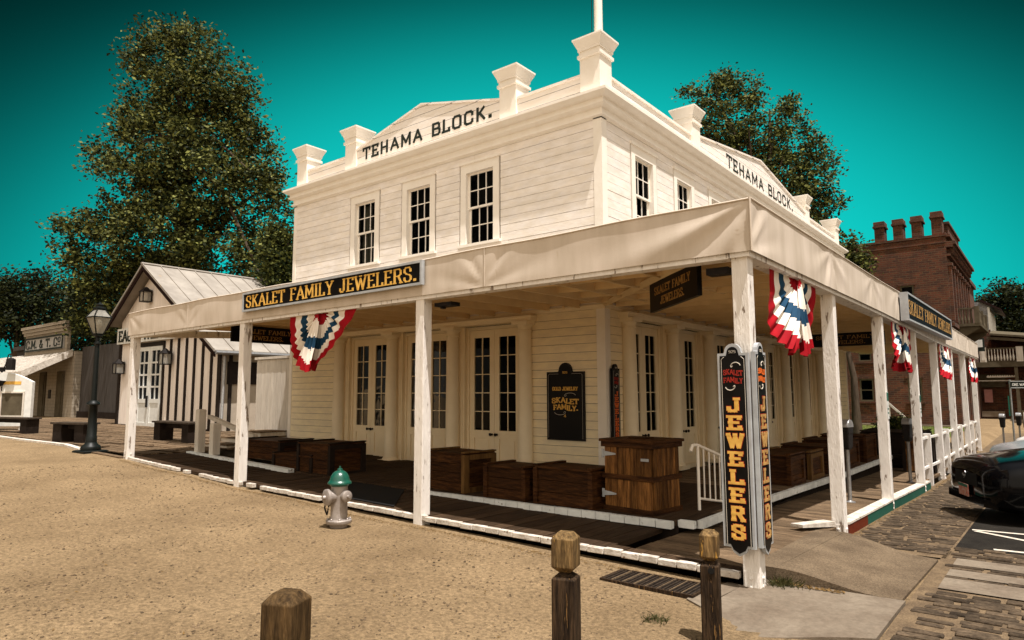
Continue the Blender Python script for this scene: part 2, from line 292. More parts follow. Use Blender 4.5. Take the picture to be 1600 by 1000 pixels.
def pieces(mb, name, mats, parent, **kw):
    p = list(range(len(mb.v)))
    def fd(a):
        while p[a] != a: p[a] = p[p[a]]; a = p[a]
        return a
    for f in mb.f:
        for q in f[1:]: p[fd(q)] = fd(f[0])
    gr = {}
    for f, m_ in zip(mb.f, mb.m): gr.setdefault(fd(f[0]), []).append((f, m_))
    for fs in gr.values():
        n = MB(); mp = {}
        for f, m_ in fs:
            for q in f:
                if q not in mp: mp[q] = len(n.v); n.v.append(mb.v[q])
            n.f.append(tuple(mp[q] for q in f)); n.m.append(m_)
        n.build(name, mats, parent, **kw)
def thing(name, label, cat, loc=(0, 0, 0), rz=0, group=None):
    o = bpy.data.objects.new(name, None); C.objects.link(o); o.location = loc; o.rotation_euler = (0, 0, rz); o.empty_display_size = .2
    o['label'] = label; o['category'] = cat
    if group: o['group'] = group
    return o
def kids(o): return [c for c in C.objects if c.parent == o]
def copy_tree(o, parent=None, loc=None, rz=None, label=None):
    c = o.copy(); C.objects.link(c); c.parent = parent
    if loc is not None: c.location = loc
    if rz is not None: c.rotation_euler = (0, 0, rz)
    if label: c['label'] = label
    for ch in kids(o): copy_tree(ch, c)
    return c
def lerp(x, P):
    xs = [p[0] for p in P]; ys = [p[1] for p in P]; return float(np.interp(x, xs, ys))
def sstep(a, b, x):
    t = min(1, max(0, (x-a)/(b-a))); return t*t*(3-2*t)
# ---------------------------------------------------------------- lettering (stroke glyphs)
G = {
 'A': (.8, [[(.06, 0), (.4, 1), (.74, 0)], [(.19, .33), (.61, .33)]], [(.06, 0), (.74, 0)]),
 'B': (.7, [[(.12, 0), (.12, 1)], [(.12, 1), (.5, 1), (.62, .88), (.62, .66), (.5, .54), (.12, .54)], [(.5, .54), (.66, .42), (.66, .12), (.52, 0), (.12, 0)]], []),
 'C': (.72, [[(.64, .72), (.64, .87), (.5, 1), (.22, 1), (.08, .85), (.08, .15), (.22, 0), (.5, 0), (.64, .13), (.64, .28)]], []),
 'D': (.72, [[(.12, 0), (.12, 1), (.46, 1), (.64, .84), (.64, .16), (.46, 0), (.12, 0)]], []),
 'E': (.64, [[(.12, 0), (.12, 1)], [(.04, 1), (.56, 1), (.56, .84)], [(.12, .52), (.42, .52)], [(.04, 0), (.58, 0), (.58, .17)]], []),
 'F': (.62, [[(.12, 0), (.12, 1)], [(.04, 1), (.56, 1), (.56, .84)], [(.12, .5), (.42, .5)]], [(.12, 0)]),
 'G': (.74, [[(.64, .74), (.64, .87), (.5, 1), (.22, 1), (.08, .85), (.08, .15), (.22, 0), (.52, 0), (.64, .12), (.64, .45), (.42, .45)]], []),
 'H': (.76, [[(.12, 0), (.12, 1)], [(.64, 0), (.64, 1)], [(.12, .5), (.64, .5)]], [(.12, 0), (.12, 1), (.64, 0), (.64, 1)]),
 'I': (.3, [[(.15, 0), (.15, 1)]], [(.15, 0), (.15, 1)]),
 'J': (.56, [[(.4, 1), (.4, .14), (.28, 0), (.14, 0), (.04, .12), (.04, .27)]], [(.4, 1)]),
 'K': (.74, [[(.12, 0), (.12, 1)], [(.6, 1), (.14, .42)], [(.28, .58), (.64, 0)]], [(.12, 0), (.12, 1), (.6, 1), (.64, 0)]),
 'L': (.6, [[(.12, 0), (.12, 1)], [(.04, 0), (.55, 0), (.55, .2)]], [(.12, 1)]),
 'M': (.9, [[(.1, 0), (.1, 1), (.45, .25), (.8, 1), (.8, 0)]], [(.1, 0), (.1, 1), (.8, 0), (.8, 1)]),
 'N': (.76, [[(.12, 0), (.12, 1), (.64, 0), (.64, 1)]], [(.12, 0), (.12, 1), (.64, 1)]),
 'O': (.74, [[(.22, 0), (.08, .15), (.08, .85), (.22, 1), (.52, 1), (.66, .85), (.66, .15), (.52, 0), (.22, 0)]], []),
 'R': (.74, [[(.12, 0), (.12, 1)], [(.12, 1), (.48, 1), (.62, .88), (.62, .62), (.48, .5), (.12, .5)], [(.42, .5), (.66, 0)]], [(.12, 0), (.66, 0)]),
 'S': (.66, [[(.56, .72), (.56, .88), (.44, 1), (.2, 1), (.08, .88), (.08, .68), (.2, .56), (.46, .46), (.58, .34), (.58, .13), (.45, 0), (.2, 0), (.07, .13), (.07, .28)]], []),
 'T': (.7, [[(.35, 0), (.35, 1)], [(.04, .82), (.04, 1), (.66, 1), (.66, .82)]], [(.35, 0)]),
 'U': (.74, [[(.1, 1), (.1, .15), (.24, 0), (.5, 0), (.64, .15), (.64, 1)]], [(.1, 1), (.64, 1)]),
 'W': (1.05, [[(.06, 1), (.3, 0), (.525, .8), (.75, 0), (.99, 1)]], [(.06, 1), (.99, 1), (.525, 1)]),
 'Y': (.74, [[(.08, 1), (.37, .45), (.66, 1)], [(.37, .45), (.37, 0)]], [(.08, 1), (.66, 1), (.37, 0)]),
 'Z': (.66, [[(.08, .84), (.08, 1), (.58, 1), (.08, 0), (.58, 0), (.58, .16)]], []),
 '&': (.8, [[(.7, 0), (.2, .72), (.2, .9), (.32, 1), (.44, .9), (.44, .74), (.1, .36), (.1, .12), (.24, 0), (.42, 0), (.7, .4)]], []),
 '.': (.24, [[(.12, 0), (.12, .1)]], []), ',': (.24, [[(.14, .08), (.06, -.12)]], []), ' ': (.42, [], []), '-': (.4, [[(.14, .45), (.26, .45)]], []),
 '9': (.6, [[(.5, .6), (.2, .48), (.08, .65), (.08, .9), (.2, 1), (.4, 1), (.52, .88), (.52, .15), (.38, 0), (.12, 0)]], []),
 '3': (.6, [[(.08, .88), (.2, 1), (.4, 1), (.52, .88), (.52, .64), (.3, .53), (.52, .42), (.52, .12), (.4, 0), (.2, 0), (.08, .12)]], []),
 '4': (.64, [[(.44, 0), (.44, 1), (.06, .3), (.6, .3)]], [(.44, 0)]),
 '2': (.6, [[(.08, .85), (.2, 1), (.42, 1), (.52, .86), (.52, .65), (.08, 0), (.54, 0)]], []),
 '5': (.6, [[(.5, 1), (.12, 1), (.1, .56), (.4, .58), (.52, .44), (.52, .14), (.38, 0), (.1, 0)]], []),
 '1': (.4, [[(.08, .8), (.2, 1), (.2, 0)]], [(.2, 0)]), '8': (.6, [[(.3, .53), (.1, .68), (.1, .88), (.2, 1), (.42, 1), (.5, .88), (.5, .68), (.3, .53), (.08, .38), (.08, .12), (.2, 0), (.42, 0), (.52, .12), (.52, .38), (.3, .53)]], []),
}
def text_width(s, sp=.1): return sum(G[c][0]+sp for c in s)-sp
def letters(mb, s, org, u, v, n, h, width=None, tv=.17, th=.09, serif=True, sp=.1, mi=0, grow=0., d=.003, curve=0.):
    """letters of height h from org along u, up v, facing n"""
    u, v, n, org = Vector(u).normalized(), Vector(v).normalized(), Vector(n).normalized(), Vector(org)
    sx = h if width is None else width/text_width(s, sp); x0 = 0.; q = 0; tot = text_width(s, sp)
    def quad(ax, ay, bx, by, t, e=0.):
        nonlocal q
        dx, dy = (bx-ax), (by-ay); ln = math.hypot(dx, dy) or 1e-6; dx /= ln; dy /= ln
        ax -= dx*e; ay -= dy*e; bx += dx*e; by += dy*e; px, py = -dy*t/2, dx*t/2; dep = d+(q % 12)*.00025; q += 1
        pts = [org+u*a+v*b for a, b in ((ax+px, ay+py), (bx+px, by+py), (bx-px, by-py), (ax-px, ay-py))]
        mb.hull([[p for p in pts], [p+n*dep for p in pts]], mi)
    for c in s:
        wd, strokes, ser = G[c]
        yo = curve*math.sin((x0/tot)*2*math.pi)
        for st in strokes:
            for (a, b), (c2, e2) in zip(st[:-1], st[1:]):
                A = ((x0+a)*sx, (b*(1-th)+th/2+yo)*h); B = ((x0+c2)*sx, (e2*(1-th)+th/2+yo)*h)
                ln = math.hypot(B[0]-A[0], B[1]-A[1]) or 1e-6; vf = abs(B[1]-A[1])/ln; hf = abs(B[0]-A[0])/ln
                if c == '.' : t = tv*1.3*h
                else: t = (th+(tv-th)*vf**2)*h
                t = t*(min(1, sx/h)*vf+(1-vf))+grow*2*h
                quad(*A, *B, t, e=t*.28 if 0 < vf < 1 else (th*h/2+grow*h if vf == 1 else tv*sx/2*.95+grow*h))
        if serif:
            for a, b in ser:
                quad((x0+a-.15)*sx, (b*(1-th)+th/2+yo)*h, (x0+a+.15)*sx, (b*(1-th)+th/2+yo)*h, th*h+grow*2*h, grow*h)
        x0 += wd+sp
    return mb
def scroll(mb, org, u, v, n, w, h, flip=1, mi=0, r=.004):
    u, v, n, org = Vector(u), Vector(v), Vector(n), Vector(org); pts = []
    for k in range(26):
        t = k/25; a = t*math.pi*2.3; rad = (1-t)**1.2
        pts.append(org+u*w*(.62*(1-t)*math.cos(a*.5)+.38*rad*math.cos(a))+v*h*flip*(.5*rad*math.sin(a)+.15*math.sin(t*6))+n*.004)
    mb.tube(pts, r, 5, mi)

# ---------------------------------------------------------------- ground
AX = [(-60, .5), (-20, .5), (-12, .44), (-8.4, .36), (-4.4, .17), (-.4, .07), (3.5, 0), (60, 0)]
BY = [(-3.6, 0), (-.7, -.05), (2, -.12), (5, -.22), (8, -.28), (20, -.32), (200, -.4)]
def gbase(x, y):
    w_ = sstep(-6, 3.5, x) if y > 17 else sstep(2, 3.5, x)
    return lerp(x, AX)*(1-w_)+lerp(y, BY)*w_
def under(x, y): return -31 < x < 3.53 and -3.58 < y < 17
def gz(x, y):
    z = gbase(x, y)
    if under(x, y): z -= .5
    elif x < 3.5 and y >= 17: z = -.14 if x > -8 else .3
    return z
xs = sorted(set([-1500, -400, -150, -80, -50]+[-40+2*i for i in range(5)]+[-31.02, -30.98]+list(np.arange(-30, -10, 1.))+list(np.arange(-10, 3.5, .25))+[3.52, 3.54]+list(np.arange(3.75, 9, .25))+[10, 12, 15, 20, 30, 60, 150, 400, 1500]))
ys = sorted(set([-1500, -400, -100, -40, -20, -14]+list(np.arange(-12, -3.6, .25))+[-3.62, -3.59, -3.57]+list(np.arange(-3.5, 16.9, .5))+[16.99, 17.01]+[18, 20, 24, 30, 40, 60, 100, 250, 600, 1500]))
g = MB(); idx = {}
for i, x in enumerate(xs):
    for j, y in enumerate(ys):
        r = 0
        if -12 < x < 9 and -12 < y < -3.7: r = (.012*math.sin(x*2.1+y*1.3)+.010*math.sin(x*.9-y*2.7+1)+random.uniform(-.004, .004))*(1-sstep(1.6, 2.2, x)*sstep(-5, -4.5, y))
        g.v.append((x, y, gz(x, y)+r-(.012 if (x > 3.6) else 0)))
ny = len(ys)
for i in range(len(xs)-1):
    for j in range(ny-1): g.f.append((i*ny+j, (i+1)*ny+j, (i+1)*ny+j+1, i*ny+j+1)); g.m.append(0)
g.build('ground', 'dirt', smooth=True, kind='structure')
def zA(x): return lerp(x, [(-40, .52), (-20, .5), (-12, .455), (-8.4, .40), (-5, .26), (-.4, .17), (3.6, .115)])
def zB(y): return lerp(y, [(-3.6, .115), (-.7, .06), (2, -.01), (5, -.09), (8, -.15), (14, -.18), (20, -.18)])
def sheet(name, m, poly_fn, x0, x1, y0, y1, dz, step=.25, **kw):
    mb = MB(); nx = max(1, int(round((x1-x0)/step))); n2 = max(1, int(round((y1-y0)/step)))
    for i in range(nx+1):
        for j in range(n2+1):
            x = x0+(x1-x0)*i/nx; y = y0+(y1-y0)*j/n2; mb.v.append((x, y, poly_fn(x, y)+dz))
    for i in range(nx):
        for j in range(n2): k = i*(n2+1)+j; mb.f.append((k, k+n2+1, k+n2+2, k+1)); mb.m.append(0)
    return mb.build(name, m, smooth=True, kind='structure')
sheet('asphalt_road', 'asphalt', gbase, 4.62, 30, -.62, 160, .006, 2.)
sheet('cobble_bed', 'joint', gbase, 3.56, 4.62, -1.3, 30, .004, .25)
sheet('cobble_bed', 'joint', gbase, 4.57, 9, -9, -.62, .004, .25)
# stones
st = MB()
def stone(cx, cy, lx, ly, h, rot=0.):
    z = gbase(cx, cy)+.004; cs, sn = math.cos(rot), math.sin(rot)
    rings = []
    for k, (s_, zz) in enumerate(((1, -.02), (.98, h*.6), (.82, h))):
        ring = []
        for a, b in ((-1, -.75), (-.94, -1), (.94, -1), (1, -.75), (1, .75), (.94, 1), (-.94, 1), (-1, .75)):
            x = a*lx/2*(s_ if k < 2 else .93)*(1+.02*math.sin(cx*37+a*5)); y = b*ly/2*s_*(1+.08*math.sin(cy*53+a*3))
            ring.append((cx+x*cs-y*sn, cy+x*sn+y*cs, z+zz))
        rings.append(ring)
    st.hull(rings)
STRIPS = [(-1.26, -1.60), (-1.82, -2.12), (-2.22, -2.66)]
y = -1.1
while y < 14:
    hh = .075+random.uniform(-.01, .012)*(1 if y < 6 else 2); x = 3.64+random.uniform(0, .1)
    while x < 4.55:
        lx = random.uniform(.16, .30); lx = min(lx, 4.6-x)
        if lx > .06 and random.random() > .07: stone(x+lx/2, y+random.uniform(-.008, .008), lx*.96, hh*.84, random.uniform(.004, .016), random.uniform(-.05, .05))
        x += lx+.012+random.uniform(0, .02)
    y += hh*1.12
y = -7.4
while y < -.64:
    hh = .085+random.uniform(-.01, .015); x = 4.6+random.uniform(0, .12)
    inside = any(b-.035 < y < a+.035 for a, b in STRIPS)
    while x < 8.5:
        lx = random.uniform(.17, .34)
        if not (inside and x+lx > 4.7) and random.random() > .05: stone(x+lx/2, y+random.uniform(-.008, .008), lx*.95, hh*.86, random.uniform(.006, .02), random.uniform(-.04, .04))
        x += lx+.012+random.uniform(0, .02)
    y += hh*1.14
st.build('cobblestones', 'cobble', kind='structure')
for a, b in STRIPS: sheet('concrete_strip', 'concrete', gbase, 4.70, 9, b, a, .016, .3)
# concrete slabs at the corner
def ramp(x, y):
    return gbase(x, y)+(zB(y)+.008-gbase(3.6, y)-.012)*(1-sstep(3.62, 4.4, x))
def quadsheet(name, m, c, zf, nu=14, nv=14, skirt=.12):
    mb = MB()
    for i in range(nu+1):
        for j in range(nv+1):
            u_, v_ = i/nu, j/nv
            x = (c[0][0]*(1-u_)+c[1][0]*u_)*(1-v_)+(c[3][0]*(1-u_)+c[2][0]*u_)*v_; y = (c[0][1]*(1-u_)+c[1][1]*u_)*(1-v_)+(c[3][1]*(1-u_)+c[2][1]*u_)*v_
            mb.v.append((x, y, zf(x, y)))
    for i in range(nu):
        for j in range(nv): k = i*(nv+1)+j; mb.f.append((k, k+nv+1, k+nv+2, k+1)); mb.m.append(0)
    edge = [i*(nv+1) for i in range(nu+1)]+[nu*(nv+1)+j for j in range(1, nv+1)]+[i*(nv+1)+nv for i in range(nu-1, -1, -1)]+[j for j in range(nv-1, 0, -1)]
    n0 = len(mb.v)
    for e in edge: x, y, z = mb.v[e]; mb.v.append((x, y, z-skirt))
    for k in range(len(edge)): k2 = (k+1) % len(edge); mb.f.append((edge[k], edge[k2], n0+k2, n0+k)); mb.m.append(0)
    return mb.build(name, m, kind='structure')
quadsheet('concrete_ramp', 'aggregate', [(3.60, -3.30), (4.53, -3.24), (4.56, -1.42), (3.66, -1.12)], lambda x, y: ramp(x, y)+.012)
quadsheet('concrete_ramp', 'aggregate', [(3.40, -3.3), (3.597, -3.30), (3.655, -1.12), (3.38, -1.2)], lambda x, y: zB(y)+.008)
quadsheet('concrete_slab', 'concrete', [(3.40, -4.95), (4.55, -4.32), (4.56, -3.27), (3.45, -3.33)], lambda x, y: gbase(x, y)+.018-.03*sstep(-4.2, -4.6, y)*(1-sstep(3.9, 4.5, x)), skirt=.05)
quadsheet('concrete_slab', 'concrete', [(3.22, -4.25), (3.38, -4.36), (3.44, -3.62), (3.30, -3.60)], lambda x, y: gbase(x, y)+.014, skirt=.05)
# painted bay lines
ln = MB()
for (x0, y0, x1, y1) in ((4.66, .80, 6.2, .95), (4.70, .72, 6.5, -.60), (4.95, -.50, 6.4, -.36)):
    dx, dy = x1-x0, y1-y0; k = .035/math.hypot(dx, dy); px, py = -dy*k, dx*k
    ln.face([(x0+px, y0+py, gbase(x0, y0)+.014), (x0-px, y0-py, gbase(x0, y0)+.014), (x1-px, y1-py, gbase(x1, y1)+.014), (x1+px, y1+py, gbase(x1, y1)+.014)])
ln.build('road_marking', 'line', kind='structure')
# decks
UZ = .225
dk = MB(); cw = MB(); x = -8.6
while x < 3.42:                       # lower walk, plank ends at the dirt painted white
    w_ = .185; z = zA(x)+random.uniform(-.003, .003); yo = random.uniform(-.01, .01)
    dk.box(x, x+w_-.006, -3.60, -2.2 if x < 2.1 else -3.455, z-.05, z)
    zc = z+random.uniform(-.004, .004)
    if x > -2.2 or random.random() > .25: cw.box(x+.002, x+w_-.006, -3.668+yo*.5, -3.603, z-.052, zc+.004)
    x += w_
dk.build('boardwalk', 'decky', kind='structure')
cw.build('boardwalk_edge', 'curbwhite', kind='structure', bev=.006)
db = MB(); y = -3.45
while y < 18.6:
    z = zB(y)+random.uniform(-.003, .003); db.box(2.3, 3.5, y, y+.137, z-.05, z); y += .143
db.build('boardwalk', 'deck', kind='structure')
# plaza deck in front of the theatre
pz = MB(); y = -3.42
while y < 14:
    x0 = -31 if y > -3.3 else -12.0
    if y < -2.6: x0 = max(-31, x0)
    xe = -8.61; xk = x0
    while xk < xe:
        x2 = min(xe, xk+random.uniform(2.5, 4)); z = .47 if xk < -12 else .455-(.05*(1-abs(xk+8.6)/3.4) if xk > -12 else 0)
        pz.box(xk, x2-.005, y, y+.138, z-.04, zA((xk+x2)/2)+.003+random.uniform(-.003, .003)); xk = x2
    y += .144
pz.build('boardwalk', 'deck', kind='structure')
pe = MB()
pts = [(-31, -3.62), (-20, -3.62), (-15, -3.62), (-12.1, -3.5), (-10.6, -3.70)]
for (a, b), (c, d) in zip(pts[:-1], pts[1:]):
    za, zb_ = zA(a), zA(c); pe.hull([[(a, b-.06, za-.16), (a, b+.06, za-.16), (a, b+.06, za+.03), (a, b-.06, za+.03)], [(c, d-.06, zb_-.16), (c, d+.06, zb_-.16), (c, d+.06, zb_+.03), (c, d-.06, zb_+.03)]])
pe.build('boardwalk_edge', 'curbwhite', kind='structure')
pd_ = MB(); pd_.hull([[(-10.6, -3.74, .36), (-10.6, -3.62, .36), (-10.6, -3.62, .44), (-10.6, -3.74, .44)], [(-8.6, -3.74, .3), (-8.6, -3.62, .3), (-8.6, -3.62, .40), (-8.6, -3.74, .40)]])
pd_.build('boardwalk_edge', 'deck', kind='structure')
# upper deck
ud = MB(); ue = MB(); x = -5.9
while x < 2.36:
    w_ = .19; cut = max(0, (x+w_/2-2.2)*.9); z = max(UZ, zA(x)+.02)+random.uniform(-.002, .002)
    ud.box(x, x+w_-.006, -2.42+cut, 0.6, z-.05, z)
    if x > -1.75: ue.box(x+.002, x+w_-.005, -2.50+cut, -2.423+cut, z-.075, z+.004)
    x += w_
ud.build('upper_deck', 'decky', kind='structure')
def zU(y): return lerp(y, [(-3, .225), (0, .22), (4, .15), (9, .13), (18, .1)])
u2 = MB(); y = -2.25
while y < 16.3:
    if y < .61: x0 = 2.365
    else: x0 = .05
    z = zU(y)+random.uniform(-.002, .002); u2.box(x0, 2.44, y, y+.14, z-.05, z)
    ue.box(2.443, 2.515, y+.002, y+.14, z-.08, z+.004); y += .145
u2.build('upper_deck', 'deck', kind='structure')
ue.build('upper_deck_edge', 'bluewhite', kind='structure', bev=.005)
sk = MB(); sk.box(-5.9, 2.3, -2.41, -2.39, -.3, .17); sk.box(2.40, 2.42, -2.2, 16, -.4, .05); sk.build('deck_skirt', 'darkwood', kind='structure')
bb = MB(); bb.hull([[(-8.45, -2.52, .385), (-8.45, -2.42, .385), (-8.45, -2.42, .435), (-8.45, -2.52, .435)], [(-4.75, -2.56, .245), (-4.75, -2.44, .245), (-4.75, -2.44, .32), (-4.75, -2.56, .32)]])
bb.build('deck_rail_board', 'bluewhite', kind='structure')
# street kerb between the posts (B side): white cap, green and red faces
PB = [-.73, 2.15, 5.3, 8.2, 11.1, 14.3, 17.6]
kc = MB()
segs = [(-1.2, -.80, 'r'), (-.66, .35, 'r'), (.35, 2.08, 'g'), (2.22, 5.2, 'g'), (5.37, 5.9, 'g')]
for a, b, c in segs:
    if a == -1.2: continue
    za, zb_ = gbase(3.6, a), gbase(3.6, b)
    kc.hull([[(3.51, a, za-.05), (3.60, a, za-.05), (3.60, a, za+.13), (3.51, a, za+.13)], [(3.51, b, zb_-.05), (3.60, b, zb_-.05), (3.60, b, zb_+.13), (3.51, b, zb_+.13)]], 1 if c == 'g' else 0)
    kc.hull([[(3.46, a, za+.132), (3.607, a, za+.132), (3.607, a, za+.155), (3.46, a, za+.155)], [(3.46, b, zb_+.132), (3.607, b, zb_+.132), (3.607, b, zb_+.155), (3.46, b, zb_+.155)]], 2)
kc.hull([[(3.16, -1.36, .12), (3.30, -1.40, .12), (3.30, -1.40, .15), (3.16, -1.36, .15)], [(3.36, -.80, .07), (3.50, -.83, .07), (3.50, -.83, .13), (3.36, -.80, .13)]], 2)
kc.build('kerb', ['redrail', 'greenrail', 'curbwhite'], kind='structure')

# ---------------------------------------------------------------- the jeweller's building
XL, YM = -8.65, 16.1
ZC = 6.22
bld = thing('jewelry_building', 'two storey white clapboard corner building with gabled parapets and square roof piers', 'building', (XL/2, YM/2, .2))
def T(face, u, out, z):                 # face A: u = x, out towards -y ; face B: u = y, out towards +x
    return (u, -out, z) if face == 'A' else (out, u, z)
def fbox(mb, face, u0, u1, o0, o1, z0, z1, mi=0):
    if face == 'A': mb.box(u0, u1, -o1, -o0, z0, z1, mi)
    else: mb.box(o0, o1, u0, u1, z0, z1, mi)
def boards(mb, face, u0, u1, z0, z1, h, holes=()):
    z = z0
    while z < z1-.01:
        zt = min(z1, z+h); edges = sorted({z, zt, *[q for hh in holes for q in hh[2:] if z+.012 < q < zt-.012]})
        for e0, e1 in zip(edges[:-1], edges[1:]):
            cuts = sorted((a, b) for a, b, c, d in holes if c < e1-.012 and d > e0+.012); spans = []; c = u0
            for a, b in cuts:
                if a > c: spans.append((c, a))
                c = max(c, b)
            if c < u1: spans.append((c, u1))
            za, zb2 = e0+(.0032 if e0 == z else 0), e1-(.0034 if e1 == zt else 0)
            for a, b in spans:
                k = a
                while k < b-.001:
                    e = k+random.uniform(2.2, 4.2)
                    if b-e < .8: e = b
                    o1 = .022+random.uniform(-.0022, .0022)
                    fbox(mb, face, k+.0015, e-.0015, 0, o1, za, zb2); k = e
        z = zt
WIN_A = [-6.0, -4.31, -2.65]; WIN_B = [1.45+1.72*k for k in range(8)]
COL_A = [-6.67, -4.95, -3.24, -1.53]; COL_B = [.62+1.67*k for k in range(9)]
ZD = 2.83                               # underside of the entablature
sa = MB(); sa.box(XL, -.02, 0.0, .14, -.2, ZD+.25); 
core = MB()                             # solid wall cores with openings
def core_wall(mb, face, u0, u1, z0, z1, holes, th=.16):
    us = sorted({u0, u1, *[h[0] for h in holes], *[h[1] for h in holes]}); zs = sorted({z0, z1, *[h[2] for h in holes], *[h[3] for h in holes]})
    for a, b in zip(us[:-1], us[1:]):
        for c, d in zip(zs[:-1], zs[1:]):
            m_, n_ = (a+b)/2, (c+d)/2
            if not any(h[0] < m_ < h[1] and h[2] < n_ < h[3] for h in holes): fbox(mb, face, a, b, -th, 0, c, d)
hwA = [(x-.37, x+.37, 4.41, 5.83) for x in WIN_A]; hwB = [(y-.37, y+.37, 4.41, 5.83) for y in WIN_B]
hdA = [(COL_A[0], COL_A[-1], -.1, ZD)]; hdB = [(COL_B[0], COL_B[-1], -.1, ZD)]
# wall A boards and core (door band opening is one wide hole with recessed doors)
for face, hw, hd, u0, u1, nm in (('A', hwA, hdA, XL, 0, 'front_wall'), ('B', hwB, hdB, 0, YM, 'side_wall')):
    mb = MB()
    a, b = (u0+.08, u1-.13) if face == 'A' else (.13, YM-.13)
    cas = [(h[0]-.14, h[1]+.14, h[2]-.055, h[3]+.18) for h in hw]
    boards(mb, face, a, b, 3.02, 6.16, .148, cas)
    mb.build(nm, 'paint', bld)
    mb = MB(); core_wall(mb, face, u0+(.16 if face == 'B' else 0), u1, -.2, 6.3, hw+hd); mb.build('sheathing', 'seamdark', bld)
    mb = MB(); boards(mb, face, a, b, .18, 2.95, .139, [(hd[0][0]-.02, hd[0][1]+.02, -.1, 3.2)]); mb.build('lower_siding', 'cream', bld)
rw = MB(); rw.box(XL, XL+.16, .002, YM, -.3, 6.3); rw.box(XL+.16, -.002, YM-.16, YM, -.3, 6.3); boards(rw, 'A', 0, 0, 0, 0, .14)
rw.build('rear_wall', 'paint_seam', bld)
rf = MB(); rf.box(XL+.01, -.01, .01, YM-.01, 6.3, 6.36); rf.build('roof', 'tin', bld)
ri = MB(); ri.box(XL+.2, -.2, .2, YM-.2, 3.3, 3.4); ri.box(XL+1.2, -1.3, 1.35, YM-.3, -.1, 6.2); ri.build('interior', 'dark', bld)
cb = MB()
for z0, z1 in ((.18, 2.95), (3.02, 6.16)):
    cb.box(-.13, .03, -.03, 0.0, z0, z1); cb.box(0.0, .03, .0005, .13, z0, z1); cb.box(XL-.03, XL+.08, -.03, 0, z0, z1); cb.box(0, .03, YM-.13, YM, z0, z1)
pieces(cb, 'corner_board', 'paint_trim', bld)
bc = MB()
for f_, a, b in (('A', XL, .04), ('B', .0, YM)):
    o = .0 if f_ == 'A' else .0
    fbox(bc, f_, a, b, 0, .045, 2.95, 3.005); fbox(bc, f_, a, b, 0, .07, 3.005, 3.02)
bc.build('belt_course', 'bounce_trim', bld)
def ring(o, z): return [(XL-o, -o, z), (o, -o, z), (o, YM+o, z), (XL-o, YM+o, z)]
cn = MB(); cn.hull([ring(o, z) for o, z in ((-.1, 6.13), (.03, 6.13), (.03, 6.15), (.085, 6.165), (.085, 6.20), (.05, 6.205), (.05, 6.30), (.10, 6.315), (.14, 6.345), (.14, 6.375), (.115, 6.38), (.115, 6.44), (.17, 6.455), (.24, 6.51), (.24, 6.555), (-.1, 6.60))], cap=False)
cn.build('cornice', 'paint_trim', bld)
# windows
def window(face, u, curtain=False, parent=bld):
    fr = MB(); z0, z1 = 4.45, 5.80; h = .34
    for a, b in ((u-h-.14, u-h-.0), (u+h, u+h+.14)): fbox(fr, face, a, b, .0, .034, z0-.05, z1+.0)
    fbox(fr, face, u-h-.14, u+h+.14, .0, .034, z1, z1+.17)
    fbox(fr, face, u-h-.17, u+h+.17, .0, .065, z1+.17, z1+.215)
    for a, b in ((u-h-.03, u-h), (u+h, u+h+.03)): fbox(fr, face, a, b, -.13, 0, z0-.03, z1+.03)
    fbox(fr, face, u-h, u+h, -.13, 0, z1, z1+.03)
    o = fr.build('window', 'paint_trim', parent)
    sl = MB(); fbox(sl, face, u-h-.19, u+h+.19, -.1, .085, z0-.10, z0-.05); sl.build('sill', 'paint_trim', o)
    zm = (z0+z1)/2
    for k, (a, b, off) in enumerate(((zm-.02, z1, -.045), (z0-.04, zm+.02, -.085))):
        sh = MB(); t = .028
        fbox(sh, face, u-h, u-h+t+.01, off-.03, off, a, b); fbox(sh, face, u+h-t-.01, u+h, off-.03, off, a, b)
        fbox(sh, face, u-h+t+.01, u+h-t-.01, off-.03, off, b-t-.005, b); fbox(sh, face, u-h+t+.01, u+h-t-.01, off-.03, off, a, a+t+.012)
        ga, gb = a+t+.012, b-t-.005
        for q in (1, 2): x_ = u-h+.038+(2*h-.076)*q/3; fbox(sh, face, x_-.009, x_+.009, off-.026, off-.003, ga, gb)
        zz = (ga+gb)/2; fbox(sh, face, u-h+.038, u+h-.038, off-.025, off-.004, zz-.009, zz+.009)
        sh.build('sash', 'paint_trim', o)
        gl = MB(); q = off-.016; gl.face([T(face, u-h+.03, q, ga-.01), T(face, u+h-.03, q, ga-.01), T(face, u+h-.03, q, gb+.01), T(face, u-h+.03, q, gb+.01)])
        gl.build('pane', 'glass', o)
    cu = MB()
    if curtain:
        for (a, b) in ((u-h+.02, u-.05), (u+.16, u+h-.05)):
            n_ = 26; pts = [(a+(b-a)*i/n_, -.22+.03*math.sin(i*1.35)+.012*math.sin(i*2.9)) for i in range(n_+1)]
            for (p, po), (r, ro) in zip(pts[:-1], pts[1:]):
                cu.face([T(face, p, po, z0), T(face, r, ro, z0), T(face, r, ro, z1-(.02 if a < u-.1 else .25)), T(face, p, po, z1-(.02 if a < u-.1 else .25))])
        cu.build('curtain', 'white', o)
    else:
        fbox(cu, face, u-h, u+h, -.24, -.235, z0+.65+random.uniform(-.2, .3), z1); cu.build('blind', 'greywall', o)
for k, x in enumerate(WIN_A): window('A', x, k == 0)
for y in WIN_B: window('B', y)
